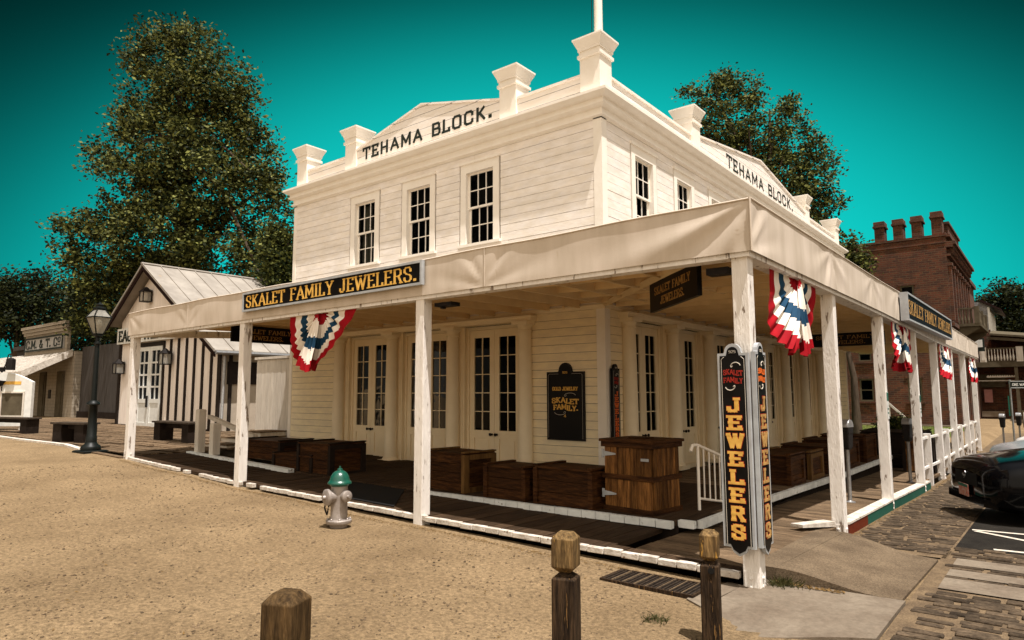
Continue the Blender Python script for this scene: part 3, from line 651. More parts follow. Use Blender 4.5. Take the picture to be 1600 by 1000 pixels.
# columns, entablature, doors
def column(face, u):
    mb = MB(); c = T(face, u, .10, .23); zt = ZD-.23
    mb.lathe([(.165, .06), (.165, .085), (.15, .10), (.135, .12), (.13, .13), (.128, 1.0), (.112, zt-.20), (.112, zt-.17), (.128, zt-.165), (.128, zt-.15), (.113, zt-.145), (.113, zt-.11), (.15, zt-.06)], c, 24)
    o = mb.build('column', 'bounce_trim', bld, smooth=True)
    pl = MB(); pl.sq([(.18, -.01), (.18, .06)], c); pl.build('plinth', 'bounce_trim', o); pl = MB(); pl.sq([(.165, zt-.06), (.17, zt-.0)], c); pl.build('capital', 'bounce_trim', o)
for x in COL_A: column('A', x)
for y in COL_B: column('B', y)
en = MB()
for f_, cols in (('A', COL_A), ('B', COL_B)):
    a, b = cols[0]-.2, cols[-1]+.2
    fbox(en, f_, a, b, -.18, .20, ZD, ZD+.075); fbox(en, f_, a-.02, b+.02, -.18, .23, ZD+.075, ZD+.095); fbox(en, f_, a, b, -.18, .06, ZD+.095, 2.95)
en.build('entablature', 'bounce_trim', bld)
def doorleaf(face, ua, ub, off, hand):
    mb = MB(); zb_, zt = .235, ZD-.065; s_ = .115 if ub-ua > .5 else .1; g0, g1 = .93, zt-.14
    for a, b in ((ua, ua+s_*.95), (ub-s_*.95, ub)): fbox(mb, face, a, b, off-.045, off, zb_, zt)
    a, b = ua+s_*.95, ub-s_*.95
    fbox(mb, face, a, b, off-.045, off, g1, zt); fbox(mb, face, a, b, off-.045, off, g0-.14, g0); fbox(mb, face, a, b, off-.045, off, zb_, zb_+.14)
    fbox(mb, face, a, b, off-.045, off-.02, zb_+.14, g0-.14); fbox(mb, face, a+.035, b-.035, off-.02, off-.008, zb_+.175, g0-.175)
    m_ = (a+b)/2; fbox(mb, face, m_-.009, m_+.009, off-.035, off-.008, g0, g1)
    for k in range(1, 5): z = g0+(g1-g0)*k/5; fbox(mb, face, a, b, off-.034, off-.009, z-.008, z+.008)
    o = mb.build('door', 'door', bld)
    gl = MB(); q = off-.024; gl.face([T(face, a, q, g0), T(face, b, q, g0), T(face, b, q, g1), T(face, a, q, g1)]); gl.build('pane', 'glass', o)
    kb = MB(); x_ = (ub-.055) if hand > 0 else (ua+.055)
    c = T(face, x_, off, .86)
    rot = Matrix.Translation(c) @ (Matrix.Rotation(math.pi/2, 4, 'X') if face == 'A' else Matrix.Rotation(math.pi/2, 4, 'Y'))
    kb.lathe([(.022, 0), (.022, .006), (.01, .008), (.01, .035), (.026, .045), (.03, .058), (.022, .07), (.0, .074)], (0, 0, 0), 12, mx=rot); kb.build('knob', 'iron', o, smooth=True)
jm = MB()
for f_, cols in (('A', COL_A), ('B', COL_B)):
    for a, b in zip(cols[:-1], cols[1:]):
        m_ = (a+b)/2; w_ = .60
        doorleaf(f_, m_-w_, m_-.003, -.10, 1); doorleaf(f_, m_+.003, m_+w_, -.10, -1)
        for s_ in (-1, 1):
            u0, u1 = sorted((m_+s_*w_, m_+s_*(w_+.05))); fbox(jm, f_, u0, u1, -.16, -.075, -.1, ZD)
            v0, v1 = sorted((m_+s_*(w_+.05), m_+s_*(b-a)/2)); fbox(jm, f_, v0, v1, -.16, .0, -.1, ZD)
            p0, p1 = v0+.03, v1-.03
            if p1-p0 > .05: fbox(jm, f_, p0, p1, 0, .012, .45, ZD-.12)
        fbox(jm, f_, m_-w_, m_+w_, -.16, -.08, ZD-.06, ZD); fbox(jm, f_, m_-w_, m_+w_, -.16, -.06, .15, .234)
jm.build('door_surround', 'door', bld)
# parapet
PIER_A = [-8.45, -6.57, -1.98, -.193]; PIER_B = [3.92, 12.25, 15.9]
def pier(x, y, rz=0, worn=False):
    mb = MB(); mb.sq([(.195, 0), (.195, .74)], (x, y, 6.56))
    o = mb.build('pier', 'paint_seam' if False else 'paint_trim', bld)
    c = MB(); c.sq([(.198, .70), (.228, .71), (.228, .765), (.205, .78), (.205, .83), (.222, .835), (.222, .87), (.285, 1.01), (.292, 1.02), (.292, 1.05), (.05, 1.09)], (x, y, 6.56)); c.build('pier_cap', 'paint_trim', o)
for x in PIER_A: pier(x, .19)
for y in PIER_B: pier(-.19, y)
pier(XL+.185, YM-.2)
def parapet(face, spans, gable, nm):
    mb = MB()
    for a, b in spans:
        fbox(mb, face, a, b, -.20, -.05, 6.56, 6.98); fbox(mb, face, a, b, -.22, -.02, 6.98, 7.02)
    (a, b, m_, z0, z1) = gable; poly = [(a, 6.56), (b, 6.56), (b, z0), (m_, z1), (a, z0)]
    if face == 'A': mb.prism(poly, 'y', .03, .2)
    else: mb.prism(poly, 'x', -.03, -.2)
    for (p, q), (r, t) in (((a, z0), (m_, z1)), ((m_, z1), (b, z0))):
        rings = [[T(face, p_, o_, z_) for o_, z_ in ((0, q_), (-.22, q_), (-.22, q_+.035), (0, q_+.035))] for p_, q_ in ((p, q), (r, t))]
        mb.hull(rings)
    return mb.build(nm, 'paint_seam', bld)
parapet('A', [(PIER_A[0]+.186, PIER_A[1]-.186), (PIER_A[2]+.186, PIER_A[3]-.186)], (PIER_A[1]+.186, PIER_A[2]-.186, -4.3, 7.06, 7.56), 'front_parapet')
parapet('B', [(.372, PIER_B[0]-.186), (PIER_B[1]+.186, PIER_B[2]-.186)], (PIER_B[0]+.186, PIER_B[1]-.186, 8.08, 7.06, 7.60), 'side_parapet')
tA = MB(); letters(tA, 'TEHAMA BLOCK.', (-6.17, -.0265, 6.79), (1, 0, 0), (0, 0, 1), (0, -1, 0), .285, 3.78, tv=.21, th=.17, serif=False, sp=.2)
for i, v in enumerate(tA.v): tA.v[i] = (v[0], v[1]+.055, v[2])
tA.build('lettering', 'paintblack', bld)
tB = MB(); letters(tB, 'TEHAMA BLOCK.', (-.0285, 5.70, 6.83), (0, 1, 0), (0, 0, 1), (1, 0, 0), .32, 5.1, tv=.2, th=.15, serif=False, sp=.2)
tB.build('lettering', 'paintblack', bld)
fp = MB(); fp.lathe([(.075, 0), (.07, 1.5), (.045, 6), (.02, 6.2)], (-.16, .25, 7.64), 14); fp.build('flagpole', 'paint_trim', smooth=True, label='white flagpole rising from the corner pier of the building roof', category='flagpole')
gw = MB()
gw.tube([(-.45, .6, 7.0), (-.36, .45, 13.5)], .006, 5); gw.tube([(-.7, .9, 6.6), (-.42, .5, 13.5)], .006, 5); gw.build('guy_wire', 'iron', label='thin dark guy wires running up beside the white flagpole', category='wire')

# ---------------------------------------------------------------- porch canopy
PA = [-8.5, -4.45, -.40, 3.52]; YP = -3.60; XP = 3.56; YE = 18.3
def zbeam(x, y):
    if y < -3.4 and x < 3.4: return lerp(x, [(-8.6, 2.70), (-4, 2.72), (3.6, 2.75)])
    return lerp(y, [(-3.8, 2.75), (2, 2.74), (8, 2.68), (18.5, 2.68)])
can = thing('porch_canopy', 'long flat white porch canopy on square posts wrapped round the corner building', 'canopy', (XP, YP, 0))
def post(x, y, zb_, zt, k):
    mb = MB(); h = .07; tw = random.uniform(-.004, .004)
    mb.sq([(h, 0), (h, zt-zb_)], (x, y, zb_)); o = mb.build('post', 'paint_post', can, bev=.006)
    br = MB()
    if k != 'n':
        br.box(x-.055, x+.055, y-h-.006, y-h-.0005, zb_+.0, zb_+.17)
        for zz in (.05, .12): br.lathe([(.014, 0), (.014, .012), (.006, .014)], (0, 0, 0), 8, mx=Matrix.Translation((x, y-h-.006, zb_+zz)) @ Matrix.Rotation(math.pi/2, 4, 'X')); br.lathe([(.014, 0), (.014, .012), (.006, .014)], (0, 0, 0), 8, mx=Matrix.Translation((x+h+.0, y, zb_+zz)) @ Matrix.Rotation(math.pi/2, 4, 'Y'))
        br.build('bracket', 'paint_post', o)
    return o
post(PA[0], YP, gz(PA[0], -3.8)-.02, 2.70, 'b'); post(PA[1], YP, .14, 2.72, 'n'); post(PA[2], YP, .05, 2.74, 'n'); post(PA[3], YP+.02, -.03, 2.76, 'b')
for y in PB: post(3.52, y, gbase(3.6, y)-.03, zbeam(4, y)+.01, 'b')
bm = MB()
xsA = [-8.58, -6.5, -4.45, -2.4, -.4, 1.6, 3.44]
for a, b in zip(xsA[:-1], xsA[1:]):
    bm.hull([[(x, y, zbeam(x, -3.6)+z) for y, z in ((-3.68, 0), (-3.54, 0), (-3.54, .16), (-3.68, .16))] for x in (a, b)])
ysB = [-3.68]+[y for y in PB]+[YE]
for a, b in zip(ysB[:-1], ysB[1:]):
    bm.hull([[(x, y, zbeam(4, y)+z+.004) for x, z in ((3.45, 0), (3.62, 0), (3.62, .16), (3.45, .16))] for y in (a, b)])
bm.hull([[(-8.58, y, 2.72+(y+3.6)*.05+z) for z in (0, .14)]+[(-8.5, y, 2.72+(y+3.6)*.05+z) for z in (.14, 0)] for y in (-3.54, -.03)])
pieces(bm, 'beam', 'paint_post', can)
# canvas valance with folds
def zct(face, u):
    return lerp(u, [(-8.6, 3.19), (-4.3, 3.215), (0, 3.215), (3.7, 3.25)]) if face == 'A' else lerp(u, [(-3.8, 3.25), (2, 3.245), (4, 3.27), (9, 3.22), (18.5, 3.2)])
def canvas(face, u0, u1, seams, nm='canvas_valance'):
    mb = MB(); n = int((u1-u0)/.045); nz = 12
    for i in range(n+1):
        u = u0+(u1-u0)*i/n; zb_ = (zbeam(u, -3.6) if face == 'A' else zbeam(4, u))+.045; zt = zct(face, u)
        for j in range(nz+1):
            t = j/nz; o = 0
            for s_, d_, amp, dr in seams:
                du = u-s_
                for dirn in (-1, 1):
                    q = du*dirn
                    if 0 <= q < d_:
                        # folds radiating from a gathered point
                        ang = math.atan2((t-(1 if dr > 0 else 0))*.45*dr*-1, q+.02)
                        fall = (1-q/d_)**1.5*min(1, q/.10+.05)
                        o += amp*fall*(math.sin(ang*9+s_*3)*.7+math.sin(ang*17+1)*.3)
            o += .006*math.sin(u*2.3+t*2)+.004*math.sin(u*5.1-t*3); o *= .62*math.sin(math.pi*min(1, max(0, .08+t*.88)))
            zz = zb_+(zt-zb_)*t+.006*math.sin(u*3.1)*(t > .5)
            mb.v.append(T(face, u, (3.70 if face == 'A' else 3.645)+o, zz))
    for i in range(n):
        for j in range(nz): k = i*(nz+1)+j; mb.f.append((k, k+nz+1, k+nz+2, k+1)); mb.m.append(0)
    return mb.build(nm, 'canvas', can, smooth=True)
canvas('A', -8.62, 3.645, [(-8.6, 1.1, .018, 1), (-6.2, .7, .014, -1), (-3.9, .8, .012, 1), (.67, 1.2, .022, -1), (3.64, 3.0, .05, 1)])
canvas('B', -3.70, YE, [(-3.7, 1.6, .028, -1), (-1.0, 1.3, .03, 1), (1.3, 1.0, .022, 1), (3.2, .9, .018, 1), (9.6, .9, .02, 1), (12, 1.1, .025, 1), (15, 1.2, .03, 1)])
sm = MB()
sm.tube([(3.652, -3.708, 2.79), (3.652, -3.708, 3.25)], .010, 6); sm.tube([(.67, -3.708, 2.79), (.67, -3.708, 3.22)], .005, 5); sm.tube([(-6.2, -3.706, 2.77), (-6.2, -3.706, 3.2)], .004, 5)
n = 60; sm.tube([(-8.62+12.26*i/n, -3.703, zct('A', -8.62+12.26*i/n)+.006*math.sin((-8.62+12.26*i/n)*3.1)) for i in range(n+1)], .009, 5)
sm.tube([(3.648, -3.7+22*i/n, zct('B', -3.7+22*i/n)) for i in range(n+1)], .009, 5)
sm.build('canvas_seam', 'canvas', can, smooth=True)
# roof deck, rafters
rfA = MB()
for k in range(24):
    y0 = -3.66+k*.1522; zz = 3.06
    rfA.box(-8.58, 2.3, y0, y0+.147, zz+.02+.003*k, zz+.04+.003*k)
for k in range(25):
    x0 = 3.60-k*.1455
    rfA.box(x0-.14, x0, (-3.64 if k < 9 else -3.64), YE, 3.085+.003*k, 3.105+.003*k)
rfA.build('roof', 'ceil', can)
rt = MB(); rt.box(-8.6, 3.62, -3.67, -.04, 3.178, 3.186); rt.box(.04, 3.62, -.04, YE, 3.18, 3.188); rt.build('roof_cover', 'tin', can)
rr = MB()
x = -8.4
while x < 2.4:
    rr.hull([[(x, y, z), (x+.045, y, z), (x+.045, y, z+.14), (x, y, z+.14)] for y, z in ((-3.56, 2.93), (-.04, 2.99))]); x += .61
y = -3.4
while y < YE:
    rr.hull([[(x, y, z), (x, y+.045, z), (x, y+.045, z+.14), (x, y, z+.14)] for x, z in ((3.5, 2.94), (.07, 3.00))]); y += .61
rr.tube([(.05, -.05, 3.03), (3.45, -3.5, 2.98)], .06, 4)
pieces(rr, 'rafter', 'ceil', can)
lg = MB(); lg.box(XL, 0, -.06, -.024, 3.06, 3.17); lg.box(.024, .06, 0, YM, 3.06, 3.17); pieces(lg, 'ledger', 'ceil', can)
hk = MB()
for f_, us in (('A', [-7.4, -5.8, -4.2, -2.6, -.75]), ('B', [1.05, 4.0, 6.1, 8.2, 10.3, 12.4])):
    for u in us:
        z0 = 3.02 if f_ == 'A' else 2.98
        z0 -= .0; hk.tube([T(f_, u, .08, 3.1), T(f_, u, .06, z0+.05), T(f_, u, .045, z0)], .010, 6)
        hk.box(*(lambda c: (c[0]-.02, c[0]+.02, c[1]-.02, c[1]+.02, c[2]-.025, c[2]+.025))(T(f_, u, .045, z0)))
pieces(hk, 'hanger_rod', 'ceil', can)

# ---------------------------------------------------------------- signs
def long_sign(face, u0, u1, z0, z1, zr, lab, o0, depth, goldm, facem, text_h):
    t = thing('shop_sign', lab, 'sign', T(face, (u0+u1)/2, o0, z0))
    def Z(u, z): return z+(u-u0)*zr
    def sl(mb, a, b, oa, ob, za, zb_, mi=0): mb.hull([[T(face, u, o_, Z(u, z)) for o_, z in ((oa, za), (ob, za), (ob, zb_), (oa, zb_))] for u in (a, b)], mi)
    mb = MB(); sl(mb, u0+.03, u1-.03, o0, o0+depth-.012, z0+.03, z1-.03); mb.build('sign_board', facem, t)
    fr = MB(); sl(fr, u0, u1, o0, o0+depth, z0, z0+.03); sl(fr, u0, u1, o0, o0+depth, z1-.03, z1); sl(fr, u0, u0+.03, o0, o0+depth, z0+.03, z1-.03); sl(fr, u1-.03, u1, o0, o0+depth, z0+.03, z1-.03); fr.build('sign_frame', 'greyrim', t)
    tx = MB(); n = (0, -1, 0) if face == 'A' else (1, 0, 0); u = (1, 0, zr) if face == 'A' else (0, 1, zr)
    hh = (z1-z0)*text_h; mz = (z0+z1)/2-hh/2
    letters(tx, 'SKALET FAMILY JEWELERS.', T(face, u0+.1, o0+depth-.012, Z(u0+.1, mz)), u, (0, 0, 1), n, hh, u1-u0-.2, tv=.19, th=.075, serif=True, sp=.13)
    tx.build('lettering', goldm, t)
    return t
long_sign('A', -4.30, -.27, 2.875, 3.175, .006, 'long black signboard with big gold letters on the canopy edge facing the dirt lot', 3.722, .05, 'gold', 'black', .62)
long_sign('B', 3.3, 9.4, 2.77, 3.24, .006, 'long navy signboard with dull gold letters on the street side of the canopy', 3.67, .12, 'dullgold', 'navy', .5)
def hang_sign(p0, p1, zt, h, lab, th=.05):
    p0, p1 = Vector((*p0, zt-h)), Vector((*p1, zt-h)); u = (p1-p0).normalized(); n = Vector((u.y, -u.x, 0)); wd = (p1-p0).length
    t = thing('hanging_sign', lab, 'sign', tuple((p0+p1)/2)); mb = MB()
    mb.hull([[p0+n*a+Vector((0, 0, b)) for a, b in ((-th/2, 0), (th/2, 0), (th/2, h), (-th/2, h))], [p1+n*a+Vector((0, 0, b)) for a, b in ((-th/2, 0), (th/2, 0), (th/2, h), (-th/2, h))]])
    mb.build('sign_board', 'black', t)
    tx = MB()
    for s_ in (1, -1):
        uu = u*s_; org = (p0 if s_ > 0 else p1)+n*s_*(th/2+.0005)
        letters(tx, 'SKALET FAMILY', org+uu*wd*.12+Vector((0, 0, h*.54)), uu, (0, 0, 1), n*s_, h*.27, wd*.76, tv=.17, th=.08)
        letters(tx, 'JEWELERS.', org+uu*wd*.26+Vector((0, 0, h*.16)), uu, (0, 0, 1), n*s_, h*.27, wd*.5, tv=.17, th=.08)
    tx.build('lettering', 'dullgold', t)
    hg = MB()
    for k in (.04, .96): c = p0+u*wd*k; hg.tube([c+Vector((0, 0, h-.02)), (c.x, c.y, 3.13)], .012, 6)
    hg.build('hanger', 'iron', t); return t
hang_sign((1.71, -1.71), (2.80, -2.80), 2.94, .35, 'black hanging sign set diagonally under the canopy corner, left of the corner post')
hang_sign((-7.0, -2.45), (-7.0, -.95), 2.96, .33, 'black hanging sign half hidden behind the leftmost bunting and the second post')
hang_sign((1.85, 4.6), (3.20, 4.6), 2.72, .25, 'dark hanging sign behind the bunting on the street side walkway')
def arch_panel(t, org, u, n, w_, h, dome, th=.035, facem='black', rim='greyrim', foot=False):
    u, n, org = Vector(u), Vector(n), Vector(org)
    def outline(g):
        pts = [(g, g if not foot else .07+g), (w_/2-dome-.0, .07+g), (w_/2-dome*.7, .03+g), (w_/2, .0+g), (w_/2+dome*.7, .03+g), (w_/2+dome, .07+g), (w_-g, .07+g)] if foot else [(g, g), (w_-g, g)]
        pts += [(w_-g, h-g)]
        pts += [(w_/2+dome*1.1-g, h-g)]
        for k in range(9): a = math.pi*k/8; pts.append((w_/2+(dome-g)*math.cos(a), h+dome*.15-g*.3+(dome-g)*math.sin(a)))
        pts += [(w_/2-dome*1.1+g, h-g), (g, h-g)]
        return pts
    def V_(p, d): return org+u*p[0]+Vector((0, 0, p[1]))+n*d
    a = MB(); o1 = outline(0); a.hull([[V_(p, 0) for p in o1], [V_(p, th) for p in o1]]); a.build('sign_rim', rim, t)
    b = MB(); o2 = outline(.022); b.hull([[V_(p, th-.01) for p in o2], [V_(p, th+.004) for p in o2]]); b.build('sign_board', facem, t)
    ln_ = MB(); gI = .034; lw = .0022
    for (p, q) in (((gI, .09 if foot else gI), (gI, h-gI-.02)), ((w_-gI, .09 if foot else gI), (w_-gI, h-gI-.02)), ((gI+.02, h-gI), (w_/2-dome, h-gI)), ((w_/2+dome, h-gI), (w_-gI-.02, h-gI)), ((gI, h-gI-.02), (gI+.02, h-gI)), ((w_-gI, h-gI-.02), (w_-gI-.02, h-gI))):
        ln_.tube([V_(p, th+.005), V_(q, th+.005)], lw, 4)
    return V_, th+.004, ln_
def vertical_sign(org, u, n, w_, h, lab, goldm, skal, rim='greyrim', facem='black', scale=1.):
    t = thing('vertical_sign', lab, 'sign', org); dome = w_*.27
    V_, d, sc = arch_panel(t, org, u, n, w_, h, dome, facem=facem, rim=rim, foot=True)
    n_ = 'JEWELERS'; lo, hi = .12, h-.36; st_ = (hi-lo)/8
    out = MB(); tx = MB()
    for k, c in enumerate(n_):
        z = hi-st_*(k+1)+st_*.10; lh = st_*.82; lw = w_*(.40 if c != 'W' else .5); o = V_((w_/2-lw/2, z), d)
        letters(out, c, o, u, (0, 0, 1), n, lh, lw, tv=.30, th=.17, sp=.0, grow=.035, d=.0008); letters(tx, c, o, u, (0, 0, 1), n, lh, lw, tv=.30, th=.17, sp=.0, d=.006)
    out.build('lettering_outline', 'redl' if rim != 'black' else 'redl', t); tx.build('lettering', goldm, t)
    t2 = MB(); ow = w_*.62
    letters(t2, 'SKALET', V_((w_/2-ow/2, h-.185), d), u, (0, 0, 1), n, .045, ow, tv=.2, th=.14, curve=.15, d=.002); letters(t2, 'FAMILY', V_((w_/2-ow/2, h-.25), d), u, (0, 0, 1), n, .045, ow, tv=.2, th=.14, curve=.15, d=.002)
    t2.build('small_lettering', skal, t)
    scroll(sc, V_((w_*.5, h-.105), d), u, Vector((0, 0, 1)), n, w_*.25, .05, 1); scroll(sc, V_((w_*.5, h-.285), d), -Vector(u), Vector((0, 0, 1)), n, w_*.25, .05, -1)
    letters(sc, '925', V_((w_/2-.03, h-.0), d), u, (0, 0, 1), n, .022, .06, serif=False, d=.002)
    sc.build('scroll_line', 'scroll', t); return t
vertical_sign((3.335, -3.712, .27), (1, 0, 0), (0, -1, 0), .262, 1.66, 'tall black JEWELERS sign with dull red heading on the corner post facing the dirt lot', 'gold', 'redl')
vertical_sign((3.605, -3.705, .28), (0, 1, 0), (1, 0, 0), .262, 1.66, 'tall black JEWELERS sign with bright orange heading on the corner post facing the street', 'dullgold', 'orange')
vertical_sign((.056, .06, .77), (0, 1, 0), (1, 0, 0), .235, 1.22, 'narrow black JEWELERS sign on the shaded wall just round the building corner', 'orange', 'redl', rim='black')
pq = thing('wall_plaque', 'black arched wall plaque with small gold lettering on the shaded front wall', 'sign', (-.72, -.03, .83))
V_, d_, sc = arch_panel(pq, (-1.10, -.026, .83), (1, 0, 0), (0, -1, 0), .74, 1.12, .13, rim='iron')
tx = MB(); UX, NY = (1, 0, 0), (0, -1, 0)
letters(tx, 'GOLD JEWELRY', V_((.12, .81), d_), UX, (0, 0, 1), NY, .062, .50, tv=.24, th=.13, d=.004)
for k, (s_, x_, z_, wd) in enumerate((('SKALET', .11, .60, .52), ('FAMILY.', .14, .49, .48))): letters(tx, s_, V_((x_, z_), d_), UX, (0, 0, 1), NY, .088, wd, tv=.26, th=.14, curve=.16, d=.004)
letters(tx, '925', V_((.32, 1.09), d_), UX, (0, 0, 1), NY, .035, .10, tv=.22, th=.12, d=.003); letters(tx, '4', V_((.345, .375), d_), UX, (0, 0, 1), NY, .045, .04, tv=.25, th=.14, d=.003)
tx.build('lettering', 'gold', pq)
scroll(sc, V_((.40, .735), d_), Vector(UX), Vector((0, 0, 1)), NY, .18, .07, 1); scroll(sc, V_((.34, .45), d_), -Vector(UX), Vector((0, 0, 1)), NY, .18, .07, -1); sc.build('scroll_line', 'scroll', pq)

# ---------------------------------------------------------------- bunting
def bunting(face, u0, u1, zt, drop, shift, lab, tail=.3, o=3.63, seed=0, pl_=.35, pr_=.8, pw=.85, foldr=.62):
    mb = MB(); na, nr = 96, 26; c = (u0+u1)/2; R = (u1-u0)/2; rr_ = random.Random(seed)
    lim = [(.2, 0), (.42, 1), (.60, 2), (.81, 1), (1.01, 0)]
    for i in range(na+1):
        th = math.pi*i/na
        for j in range(nr+1):
            r = .03+.97*j/nr; s_ = math.sin(th)
            co = math.cos(th); px = R*r*co*(1-(pr_ if co > 0 else pl_)*s_*r)+shift*s_*r*r; pz = -drop*r*s_**pw
            pl = (.042+.02*math.sin(th*3+seed))*math.sin(math.pi*min(1, r*.9))**.7*math.sin(th*30+.8*math.sin(th*5+seed))*(.25+.75*s_)+.05*r*r*s_*math.sin(th*5+seed*2)
            bulge = .06*math.sin(r*3.2+th*2+seed)*s_*r+.10*r*r*s_*math.sin(th*2.2+seed)
            q = .006*math.sin(th*30+1.5)*r*(1-r)
            mb.v.append(T(face, c+px+q, o+pl+bulge, zt+pz+.004*math.sin(th*30)*r*s_))
    for i in range(na):
        for j in range(nr):
            k = i*(nr+1)+j; r = (j+.5)/nr; r += (.81-foldr)*max(0, 1-(i/na)/.45)*r; mi = next((m_ for l_, m_ in lim if r < l_), 0)
            mb.f.append((k, k+nr+1, k+nr+2, k+1)); mb.m.append(mi)
    cx0 = c+shift*.25; base_ = len(mb.v); nu, nv = 26, 30; lim2 = [(.10, 0), (.42, 1), (.62, 2), (.84, 1), (1.01, 0)]
    for i in range(nu+1):
        for j in range(nv+1):
            a, t = i/nu-.5, j/nv; wd_t = .05+tail*t**.7
            mb.v.append(T(face, cx0+shift*.75*t+a*wd_t+.02*math.sin(t*5+seed), o+.055+.05*t+.03*t**.5*math.sin(a*19+1.5*math.sin(t*3+seed)), zt-.03-drop*(.93+.06*math.sin(a*5+seed))*t))
    for i in range(nu):
        for j in range(nv):
            k = base_+i*(nv+1)+j; t = (j+.5)/nv+.03*math.sin(i*.9+seed); mb.f.append((k, k+nv+1, k+nv+2, k+1)); mb.m.append(next((m_ for l_, m_ in lim2 if t < l_), 0))
    return mb.build('bunting', ['red', 'white', 'blue'], smooth=True, label=lab, category='bunting', group='patriotic buntings hanging from the canopy edge')
bunting('A', -3.20, -1.64, 2.74, .82, -.22, 'pleated red white and blue bunting under the gold lettered signboard, blown to one side', seed=1)
bunting('B', -2.97, -1.42, 2.77, .80, -.10, 'pleated bunting nearest the corner post, hanging on the street side', o=3.56, seed=2.2, pl_=-.45, pr_=.55, pw=.55, foldr=.72)
bunting('B', 2.93, 4.75, 2.74, .80, -.1, 'pleated bunting hanging under the near end of the navy street side signboard', o=3.58, seed=.6, pl_=-.3, pr_=.5, pw=.55, foldr=.72)
bunting('B', 8.7, 10.9, 2.70, .80, -.3, 'pleated bunting hanging under the far end of the navy street side signboard', o=3.58, seed=3, pl_=-.3, pr_=.5, pw=.55, foldr=.72)
bunting('B', 15.7, 17.5, 2.70, .80, -.2, 'pleated bunting at the far end of the canopy next to the last post', o=3.58, seed=4, pl_=-.3, pr_=.5, pw=.55, foldr=.72)

# ---------------------------------------------------------------- crates
def crate(lx, ly, h, label, loc, rz=0, battens=True, vert=False, lid=True, group='wooden crates along the deck', mats=('crate', 'cratee'), name='wooden_crate'):
    t = thing(name, label, 'crate', (0, 0, 0), 0, group); bt = .03; bw_ = .065
    bd = MB(); n = max(3, round(h/.13))
    for k in range(n):
        z0, z1 = h*k/n+.004, h*(k+1)/n-.003
        for (x0, x1, y0, y1) in ((-lx/2+bt, lx/2-bt, -ly/2+bt, -ly/2+bt+.02), (-lx/2+bt, lx/2-bt, ly/2-bt-.02, ly/2-bt), (-lx/2+bt, -lx/2+bt+.02, -ly/2+bt+.021, ly/2-bt-.021), (lx/2-bt-.02, lx/2-bt, -ly/2+bt+.021, ly/2-bt-.021)): bd.box(x0, x1, y0, y1, z0, z1)
    m_ = max(3, round(ly/.14))
    for k in range(m_): bd.box(-lx/2+bt, lx/2-bt, -ly/2+ly*k/m_+.002, -ly/2+ly*(k+1)/m_-.003, h+.001, h+.022)
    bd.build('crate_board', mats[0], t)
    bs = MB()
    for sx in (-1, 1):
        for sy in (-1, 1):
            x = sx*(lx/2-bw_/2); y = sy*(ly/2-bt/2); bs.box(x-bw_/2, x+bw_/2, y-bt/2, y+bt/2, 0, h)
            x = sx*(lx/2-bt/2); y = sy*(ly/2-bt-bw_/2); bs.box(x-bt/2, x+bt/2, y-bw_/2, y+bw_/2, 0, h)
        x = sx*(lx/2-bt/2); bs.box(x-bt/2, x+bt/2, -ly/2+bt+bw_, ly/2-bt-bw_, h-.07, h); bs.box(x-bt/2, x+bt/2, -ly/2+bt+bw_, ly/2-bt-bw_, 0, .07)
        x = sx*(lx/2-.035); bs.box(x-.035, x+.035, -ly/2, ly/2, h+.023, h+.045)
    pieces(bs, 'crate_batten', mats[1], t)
    t.location = loc; t.rotation_euler = (0, 0, rz); return t
GA = 'low wooden crates along the front deck edge'
crate(.86, .62, .52, 'square wooden crate with pale corner battens nearest the white canopy post', (-1.28, -1.98, UZ), -.10, group=GA)
crate(.74, .60, .40, 'low crate between the pale battened crate and the crate before the tall cabinet', (-.13, -2.08, UZ), -.05, mats=('crate', 'crate'), group=GA)
crate(.92, .60, .44, 'long low crate just left of the tall hinged wooden cabinet crate', (.80, -2.09, UZ), -.07, mats=('crate', 'crate'), group=GA)
GL = 'dark crates at the left end of the front deck'
crate(1.3, .75, .34, 'widest dark crate at the left behind the second canopy post', (-6.35, -1.75, .36), 0, mats=('crate', 'darkwood'), group=GL)
crate(1.2, .55, .25, 'very low dark crate in front of the blue white rail board', (-4.95, -2.1, .27), 0, mats=('crate', 'darkwood'), group=GL)
crate(.95, .75, .52, 'tall dark crate at the foot of the leftmost porch column', (-4.32, -2.0, .225), 0, mats=('crate', 'darkwood'), group=GL)
GB = 'crates lined along the street side deck'
cr = [(.82, .75, .44, 1.72, 'first crate past the white handrail on the street side deck'), (.80, .78, .42, 2.85, 'second crate along the street side deck with a pale plank end'), (.9, .85, .46, 4.1, 'third crate along the street side deck, behind the first white post'), (.85, .9, .50, 5.4, 'fourth crate along the street side deck, in deep shade'), (.9, 1.0, .52, 6.9, 'fifth crate along the street side deck near the second meter')]
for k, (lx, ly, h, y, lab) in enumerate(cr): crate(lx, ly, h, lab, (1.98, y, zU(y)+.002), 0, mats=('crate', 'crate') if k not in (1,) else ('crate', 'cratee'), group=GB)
crate(1.3, 1.5, .75, 'big dark planter box crate beyond the second parking meter', (2.5, 9.4, -.1), 0, mats=('darkwood', 'darkwood'), group=GB)
crate(.6, .35, .72, 'slatted dark crate beside the third street post', (3.15, 8.0, -.12), 0, mats=('cratev', 'darkwood'), group=GB)
